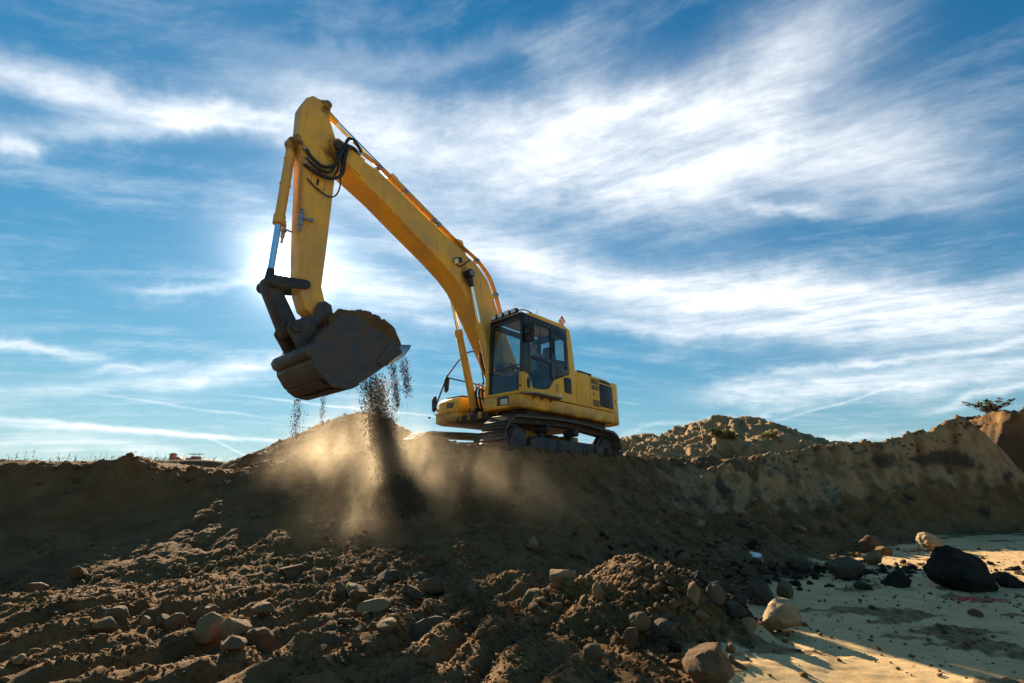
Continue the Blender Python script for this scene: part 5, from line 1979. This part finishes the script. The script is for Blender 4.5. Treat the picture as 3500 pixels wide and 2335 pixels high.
# loose stones, each an object
SV = [rock_shape(3, 300 + k, cuts=10 + k % 4, rough=.10, squash=(1, .85, .72)) for k in range(10)]
STM = ['brown_rock', 'clod', 'brown_rock', 'clod', 'clod', 'dark_rock', 'brown_rock', 'tan_rock', 'clod', 'brown_rock']
SME = []
for k in range(10):
    o = rock_obj('stone', SV[k], 3, M[STM[k]])
    SME.append(o.data)
    bpy.data.objects.remove(o)
r5 = random.Random(5)
for i, (x, y) in enumerate(scatter(120, -7.5, 7, 3.0, 9.2, 21)):
    o = bpy.data.objects.new('stone', SME[i % 10])
    COL.objects.link(o)
    q = .045 + .085 * r5.random() ** 2.2
    if slope_s(x, y) > .6:
        q *= .7
    o.location = (x, y, hz(x, y) + q * .28)
    o.scale = (q * r5.uniform(.8, 1.35), q * r5.uniform(.8, 1.2), q * r5.uniform(.75, 1.1))
    o.rotation_euler = (r5.uniform(-.6, .6), r5.uniform(-.6, .6), r5.uniform(0, 6.28))
    kind = {'dark_rock': 'dark', 'tan_rock': 'tan', 'clod': 'crumbly brown', 'brown_rock': 'brown'}[STM[i % 10]]
    big = 'large' if q > .085 else ('middling' if q > .06 else 'small')
    nb = min(KNOWN, key=lambda k_: (k_[0] - x) ** 2 + (k_[1] - y) ** 2)
    dx, dy = x - nb[0], y - nb[1]
    rel = ('right of' if dx > 0 else 'left of') if abs(dx) > abs(dy) else ('behind' if dy > 0 else 'in front of')
    dist = 'close' if math.hypot(dx, dy) < .6 else ('a step' if math.hypot(dx, dy) < 1.4 else 'far')
    where = '%s %s the %s' % (dist, rel, nb[2])
    tag(o, '%s loose %s stone %s' % (big, kind, where), 'stone', 'loose stones in the rubble')


ROT = [np.array(Euler((rng.uniform(-.7, .7), rng.uniform(-.7, .7), rng.uniform(0, 6.28))).to_matrix()).T for _ in range(64)]
ROT0 = [np.array(Euler((rng.uniform(-.25, .25), rng.uniform(-.25, .25), rng.uniform(0, 6.28))).to_matrix()).T for _ in range(64)]


def merged(name, pts, sizes, subs, nvar, seed, mat, sink=.25, flat=.75, spin=.7):
    r = np.random.RandomState(seed)
    V, Fc = [], []
    off = 0
    vs = [rock_shape(subs, 500 + seed * 20 + k, cuts=8, rough=.12) for k in range(nvar)]
    f = ICO[subs][1]
    for (p, q) in zip(pts, sizes):
        v = vs[r.randint(nvar)]
        e = ROT[r.randint(64)] if spin > .3 else ROT0[r.randint(64)]
        v = (v * (q * r.uniform(.75, 1.3), q * r.uniform(.75, 1.2), q * flat * r.uniform(.7, 1.2))) @ e + np.array([p[0], p[1], p[2] + q * sink])
        V.append(v)
        Fc.append(f + off)
        off += len(v)
    return np_mesh(name, np.concatenate(V), np.concatenate(Fc), mat, True)


def rubble():
    r = np.random.RandomState(3)
    P = [(x, y, hz(x, y)) for x, y in scatter(2800, -8, 8.5, 2.8, 10.5, 31)]
    S = .012 + .040 * r.rand(len(P)) ** 4
    o = merged('rubble', P, S, 2, 8, 1, M['clod'])
    tag(o, 'loose brown clods and stones strewn over the slope', 'rubble', kind='stuff')
    P = [(x, y, hz(x, y)) for x, y in scatter(34000, -7.5, 8.5, 2.7, 9.5, 32)]
    S = .004 + .014 * r.rand(len(P)) ** 2.5
    o = merged('gravel', P, S, 1, 8, 2, M['clod'])
    tag(o, 'fine crumbs of earth covering slope and pit floor', 'gravel', kind='stuff')
    P = []
    while len(P) < 16000:
        x = r.uniform(-5.4, 1.6); y = r.uniform(2.5, 4.9)
        if abs(x) < y * 1.18 + .3 and sandmask(np.array([x]), np.array([y]))[0] < .3:
            P.append((x, y, hz(x, y)))
    S = .0035 + .018 * r.rand(len(P)) ** 4
    o = merged('loose_crumbs', P, S, 1, 8, 9, M['clod'])
    tag(o, 'crumbly loose soil on the churned foreground ridges', 'soil', kind='stuff')
    # crumbly sunlit pile
    pk = at(2185, 1900, 4.3)
    P, S = [], []
    for i in range(4200):
        a = r.rand() * 6.28; d = abs(r.randn()) * .33
        x = pk[0] - .15 + math.cos(a) * d * 1.0; y = 4.1 + math.sin(a) * d
        P.append((x, y, hz(x, y)))
        S.append(.010 + .034 * r.rand() ** 2.6)
    o = merged('crumbly_pile', P, S, 1, 8, 4, M['clod'])
    tag(o, 'sunlit pile of crumbly brown clods at the edge of the sand', 'soil pile', kind='stuff')
    # pebbles and black crumbs on the sand
    P, S = [], []
    while len(P) < 380:
        y = r.uniform(3.0, 11); x = r.uniform(.8, y * 1.15)
        if slope_s(x, y) > .05:
            continue
        P.append((x, y, hz(x, y)))
        S.append(.004 + .018 * r.rand() ** 4)
    o = merged('sand_pebbles', P, S, 1, 6, 5, M['brown_rock'])
    tag(o, 'small dark pebbles scattered on the pale sand', 'pebbles', kind='stuff')
    P, S = [], []
    for i in range(1300):
        c = [(4.2, 6.6, 1.7, .2), (1.45, 4.1, .28, .14), (5.6, 6.7, .8, .3), (2.9, 6.1, .7, .35)][r.choice(4, p=[.4, .25, .2, .15])]
        x = c[0] + r.randn() * c[2]; y = c[1] + r.randn() * c[3]
        P.append((x, y, hz(x, y)))
        S.append(.008 + .055 * r.rand() ** 4)
    o = merged('black_crumbs', P, S, 1, 6, 6, M['black_earth'])
    tag(o, 'black crumbs of earth strewn across the sand near the black lump', 'earth', kind='stuff')
    # clods along the crest
    P, S = [], []
    for i in range(1500):
        x = r.uniform(-10, 13)
        y = float(np.interp(x, cr[:, 0], cr[:, 1])) + r.uniform(-.35, .35)
        P.append((x, y, hz(x, y)))
        S.append(.012 + .06 * r.rand() ** 4)
    for i in range(900):
        a = r.rand() * 6.28; d = r.rand() * 2.3
        c = at(1240, 1413, 12.0)
        x = c[0] + math.cos(a) * d * 1.2; y = 11.8 + math.sin(a) * d
        P.append((x, y, hz(x, y)))
        S.append(.012 + .05 * r.rand() ** 4)
    for i in range(120):
        x = r.uniform(5, 16); y = r.uniform(15.5, 23)
        P.append((x, y, hz(x, y)))
        S.append(.02 + .11 * r.rand() ** 5)
    o = merged('crest_clods', P, S, 1, 8, 7, M['clod'])
    tag(o, 'clods lying along the crest and on the heaps behind', 'clods', kind='stuff')


rubble()


# ------------------------------------------------------------------ falling earth and dust
FWD = np.array([-math.cos(YAW), -math.sin(YAW), 0]); LFT = np.array([math.sin(YAW), -math.cos(YAW), 0])


def falling():
    r = np.random.RandomState(9)
    P, S = [], []
    def stream(top, bot, y0, y1, w0, w1, n, smax, clump=5):
        """top, bot: photograph points of the stream's ends at depths y0, y1"""
        a = at(top[0], top[1], y0); b = at(bot[0], bot[1], y1)
        for i in range(n // clump):
            u = r.rand() ** .9
            c = a + (b - a) * u
            w = w0 + (w1 - w0) * u
            o = np.array([r.randn() * w, r.randn() * w * .8, 0])
            for k in range(clump):
                p = c + o + r.randn(3) * np.array([.012, .012, .07])
                if p[2] < hz(p[0], p[1]) + .01:
                    p[2] = hz(p[0], p[1]) + .015 + abs(r.randn()) * .03
                P.append(p)
                S.append(.002 + smax * .38 * r.rand() ** 6)
    stream((1275, 1290), (1310, 1540), 7.75, 7.55, .12, .10, 19000, .022)
    stream((1300, 1420), (1350, 1700), 7.65, 7.2, .10, .13, 20000, .024)
    stream((1335, 1640), (1365, 1850), 7.15, 6.5, .12, .16, 13000, .026)
    stream((1340, 1240), (1360, 1390), 7.9, 7.8, .035, .03, 2400, .02)
    stream((1378, 1225), (1395, 1345), 7.9, 7.8, .045, .04, 2000, .02)
    stream((1020, 1355), (1005, 1500), 7.4, 7.35, .035, .05, 1300, .016)
    stream((1105, 1350), (1100, 1450), 7.5, 7.45, .018, .03, 600, .012)
    stream((1180, 1280), (1230, 1500), 7.7, 7.5, .25, .35, 500, .009, 1)
    stream((960, 1400), (900, 1520), 7.4, 7.4, .30, .35, 90, .008, 1)
    o = merged('falling_earth', P, S, 1, 6, 8, M['fresh'], 0, 2.4, .25)
    tag(o, 'streams of brown earth falling from the bucket', 'falling earth', kind='stuff')
    for (px, py, q) in ((1468, 1428, .022), (1384, 1312, .03), (1360, 1382, .028), (1372, 1270, .02)):
        v = rock_shape(2, 700 + px, cuts=5)
        o = rock_obj('falling_clod', v * q, 2, M['clod'])
        o.location = tuple(at(px, py, 7.8))
        tag(o, {1468: 'single dark clod falling by itself near the mirror', 1384: 'largest round clod in the thin stream under the teeth', 1360: 'lowest clod of the thin stream beside the main one',
                1372: 'small clod just under the bucket teeth'}[px], 'clod', 'clods falling from the bucket')


falling()


def dust():
    m = bpy.data.materials.new('dust_cloud')
    m.use_nodes = True
    t = NT(m.node_tree)
    t.n.clear()
    out = t.new('ShaderNodeOutputMaterial')
    pv = t.new('ShaderNodeVolumePrincipled')
    t.l.new(pv.outputs[0], out.inputs['Volume'])
    pv.inputs['Color'].default_value = (.88, .74, .54, 1)
    pv.inputs['Anisotropy'].default_value = .62
    pos = t.new('ShaderNodeNewGeometry').outputs['Position']
    warp = t.v('SCALE', t.v('SUBTRACT', t.noise(pos, .9, 3, .5, color=True), (.5, .5, .5)), scale=.9)
    pw = t.v('ADD', pos, warp)
    mp = t.new('ShaderNodeMapping')
    mp.inputs['Scale'].default_value = (1.5, 1.5, .5)
    t.l.new(pw, mp.inputs['Vector'])
    n = t.noise(mp.outputs[0], 1.7, 7, .62, .4)
    n2 = t.map(n, .44, .66)
    tot = None
    for (c, rx, ry, rz, a) in DUST:
        q = t.v('SUBTRACT', pos, tuple(c))
        q = t.v('MULTIPLY', q, (1 / rx, 1 / ry, 1 / rz))
        d2 = t.v('DOT_PRODUCT', q, q)
        e = t.mul(t.m('EXPONENT', t.mul(d2, -1.0)), a)
        e = t.m('MAXIMUM', t.sub(e, .03 * a), 0.0)
        tot = e if tot is None else t.add(tot, e)
    t.set(pv.inputs['Density'], t.mul(tot, t.add(t.mul(n2, .9), .12)))
    mb = MB()
    vs, f = ICO[3]
    lo = np.min([np.array(c) - 1.85 * np.array([a, b, d]) for c, a, b, d, _ in DUST], 0)
    hi = np.max([np.array(c) + 1.85 * np.array([a, b, d]) for c, a, b, d, _ in DUST], 0)
    mb.box(tuple(lo), tuple(hi))
    o = mb.build('dust', m, None, smooth=False)
    tag(o, 'sunlit brown dust drifting where the earth falls', 'dust', kind='stuff')


DUST = [(at(1060, 1600, 7.6), .5, .5, .55, .42), (at(1400, 1570, 7.6), .40, .5, .55, .7), (at(1290, 1640, 7.2), .7, .6, .6, .42), (at(1180, 1500, 8.1), .7, .6, .6, .22),
        (at(1540, 1650, 7.1), .9, .6, .45, .36), (at(1280, 1830, 6.2), .7, .5, .4, .4), (at(1330, 1400, 7.7), .40, .4, .7, .2), (at(1720, 1690, 7.0), .8, .5, .4, .26), (at(1900, 1760, 6.5), .5, .4, .3, .26),
        (at(1295, 1430, 7.65), .15, .18, .55, 1.6), (at(1340, 1640, 7.3), .19, .22, .45, 2.0), (at(1365, 1790, 6.75), .22, .25, .3, 1.6)]
dust()


# ------------------------------------------------------------------ things behind and small things
def stake():
    p, t = on_ground(2405, 1500, 9)
    y = 17.4 if p is None else p[1]
    a = at(2404, 1502, y); b = at(2391, 1444, y)
    z0 = hz(a[0], y)
    e = empty('survey_stake', (a[0], y, z0))
    d = Vector(tuple(b - a))
    q = MB()
    w = .022
    d0 = Vector((0, 0, -.15)); top = Vector((d.x, 0, b[2] - z0))
    q.cyl(d0, top * .72, w, n=4)
    q.build('shaft', M['wood'], e)
    q = MB()
    q.cyl(top * .722, top, w * 1.02, n=4)
    q.build('painted_tip', M['redpaint'], e)
    tag(e, 'leaning wooden stake with dark red tip stuck in the far heap', 'stake')


def plant(name, base, h, n, spread, label, mats, leaves=7, seed=1, leafsize=.05, cat='plant', lean=0.0):
    r = random.Random(seed)
    e = empty(name, base)
    st = MB()
    lf = {m: MB() for m in mats}
    for i in range(n):
        a = r.uniform(0, 6.28); tilt = r.uniform(.05, 1) * spread
        hh = h * r.uniform(.55, 1)
        tip = Vector((math.cos(a) * tilt + lean * hh, math.sin(a) * tilt, hh))
        mid = tip * .5 + Vector((r.uniform(-.1, .1) * h, r.uniform(-.1, .1) * h, h * .06))
        st.tube([(0, 0, -.03), tuple(mid), tuple(tip)], .004 + h * .003, 4, 3)
        for k in range(leaves):
            u = r.uniform(.2, 1.0)
            c = (Vector((0, 0, 0)).lerp(mid, u * 2) if u < .5 else mid.lerp(tip, u * 2 - 1))
            d = Vector((r.uniform(-1, 1), r.uniform(-1, 1), r.uniform(-.2, .8))).normalized() * leafsize * r.uniform(.6, 1.4)
            sd = d.cross(Vector((r.uniform(-1, 1), r.uniform(-1, 1), 1))).normalized() * d.length * .32
            lf[r.choice(mats)].add([tuple(c), tuple(c + d * .5 + sd), tuple(c + d), tuple(c + d * .5 - sd)], [(0, 1, 2, 3)])
    st.build('stem', M['dry'], e, smooth=False)
    for m in mats:
        if lf[m].v:
            lf[m].build('foliage', M[m], e, smooth=False)
    tag(e, label, cat)
    return e


stake()
p = at(3395, 1445, 16.6)
plant('weed_plant', (p[0], 16.6, hz(p[0], 16.6)), .50, 30, .85, 'spreading green and brown weed on the far wall top at right', ['leaf', 'dry', 'leaf'], 26, 3, .085)
p = at(3345, 1458, 15.9)
plant('weed_plant', (p[0], 15.9, hz(p[0], 15.9)), .55, 20, .42, 'yellowish leafy weed beside the peak of the cut wall', ['leaf_y', 'leaf'], 16, 4, .06)
for k, (px, lab) in enumerate(((2445, 'green tuft on the far heap beside the stake'), (2480, 'green tuft hanging at the middle of the far heap'), (2505, 'green tuft lowest on the right of the far heap'))):
    g, t_ = on_ground(px, 1500 + k * 6, 10)
    if g is not None:
        plant('grass_tuft', tuple(g), .34, 30, .36, lab, ['leaf', 'leaf', 'leaf_y'], 10, 8 + k, .09, 'grass')
g, t_ = on_ground(2640, 1502, 10)
if g is not None:
    plant('grass_tuft', tuple(g), .28, 26, .4, 'dry grass tuft on the right knob of the far heap', ['leaf_y', 'dry'], 9, 15, .10, 'grass')
for px in (2302,):
    g, t_ = on_ground(px, 1485, 10)
    g = at(px, 1485, 20)
    plant('bare_twig', (g[0], 20, hz(g[0], 20)), .5, 2, .12, 'bare dark twig standing on the far heap left of the stake', ['dry'], 1, 19, .02, 'twig')


def dry_grass():
    """thin dry stalks all along the left crest"""
    r = random.Random(77)
    mb = MB()
    for i in range(300):
        if i < 150:
            x = r.uniform(-8.5, -4.6)
            y = float(np.interp(x, cr[:, 0], cr[:, 1])) + r.uniform(.05, .8)
        else:
            c = at(r.uniform(430, 860), 1580, 35)
            x = c[0]; y = r.uniform(35, 37)
        k = 1.0 if y < 20 else 2.6
        h = r.uniform(.04, .13) * k * (1.0 if r.random() < .8 else 1.6)
        z = hz(x, y)
        tip = Vector((x + r.uniform(-.4, .4) * h, y, z + h))
        b = Vector((x, y, z - .03))
        mb.tube([tuple(b), tuple(b.lerp(tip, .6) + Vector((r.uniform(-.02, .02), 0, 0))), tuple(tip)], .0022 * k, 3, 2)
        for q in range(r.randint(1, 4)):
            c = b.lerp(tip, r.uniform(.55, 1))
            d = Vector((r.uniform(-1, 1), r.uniform(-1, 1), r.uniform(-.3, 1))).normalized() * .028 * k
            sd = Vector((d.z, .3, -d.x)).normalized() * .009 * k
            mb.add([tuple(c), tuple(c + d * .5 + sd), tuple(c + d), tuple(c + d * .5 - sd)], [(0, 1, 2, 3)])
    o = mb.build('dry_grass', M['dry'], None, smooth=False)
    tag(o, 'thin dry grass stalks along the left crest', 'grass', kind='stuff')


dry_grass()


def far_house():
    y = 48.0
    c = at(605, 1572, y)
    zr = at(605, 1560, y)[2]                     # top of the gable
    e = empty('distant_house', (c[0], y, 0))
    q = MB()
    q.box((-4.6, 0, 0), (3.2, 7, zr - 1.6))
    q.build('wall', M['white'], e)
    q = MB()
    q.prism([(-1.1, zr - .62), (0, zr), (1.1, zr - .62), (1.1, zr - 1.0), (-1.1, zr - 1.0)], 0, 6.0)
    q.prism([(-5.0, zr - 1.6), (-1.3, zr - .75), (3.6, zr - 1.6)], .2, 7.4)
    ro = q.build('roof', M['tile'], e)
    q = MB()
    q.box((-1.55, 1.0, zr - 1.2), (-1.15, 1.5, zr + .22))
    q.box((-1.62, .94, zr + .22), (-1.08, 1.56, zr + .30))
    q.box((-1.5, 1.05, zr + .30), (-1.2, 1.45, zr + .40))
    q.build('chimney', M['brickred'], ro)
    q = MB()
    q.box((.0, 2.0, zr - .6), (.75, 2.5, zr + .12))
    ch = q.build('chimney', M['brickred'], ro)
    q = MB()
    for xx in (.06, .68):
        q.cyl((xx, 2.25, zr + .12), (xx, 2.25, zr + .34), .02, n=6)
    q.box((-.32, 1.9, zr + .34), (.92, 2.6, zr + .39))
    q.build('chimney_cover', M['tin'], ro)
    tag(e, 'distant house roof with red chimneys behind the left crest', 'house')


far_house()


def litter():
    p, t = on_ground(2582, 1925)
    n = 10
    v, f = [], []
    for i in range(n):
        for j in range(n):
            u, w_ = i / (n - 1) - .5, j / (n - 1) - .5
            v.append((u * .26, w_ * .10 + .05 * math.sin(u * 5), .05 + .05 * math.cos(u * 4) + .015 * math.sin(w_ * 9 + u * 6)))
    for i in range(n - 1):
        for j in range(n - 1):
            f.append((i * n + j, (i + 1) * n + j, (i + 1) * n + j + 1, i * n + j + 1))
    mb = MB()
    mb.add(v, f)
    o = mb.build('paper_litter', M['paper'], None)
    md = o.modifiers.new('thickness', 'SOLIDIFY')
    md.thickness = .002
    o.location = (p[0], p[1], p[2] + .03)
    o.rotation_euler = (R(35), R(38), R(20))
    tag(o, 'crumpled white paper scrap on the shaded slope', 'litter')


litter()


def paint_mark():
    r = random.Random(4)
    mb = MB()
    for i in range(42):
        u = r.random()
        px = 3275 + u * 190 + r.gauss(0, 10); py = 2050 + r.gauss(0, 5) + (u - .3) * 12
        if r.random() < .45:
            px = 3310 + r.gauss(0, 22); py = 2053 + r.gauss(0, 5)
        p, t = on_ground(px, py)
        if p is None:
            continue
        q = r.uniform(.005, .017)
        n = 7
        a0 = r.uniform(0, 6)
        pts = [(p[0] + math.cos(a0 + k * 6.283 / n) * q * r.uniform(.6, 1.5) * 1.7, p[1] + math.sin(a0 + k * 6.283 / n) * q * r.uniform(.6, 1.4)) for k in range(n)]
        mb.add([(x, y, hz(x, y) + .005) for x, y in pts], [tuple(range(n))])
    o = mb.build('pink_paint_mark', M['pink'], None, smooth=False)
    tag(o, 'bright pink sprayed paint mark on the sand before the black lump', 'paint mark', kind='stuff')


paint_mark()
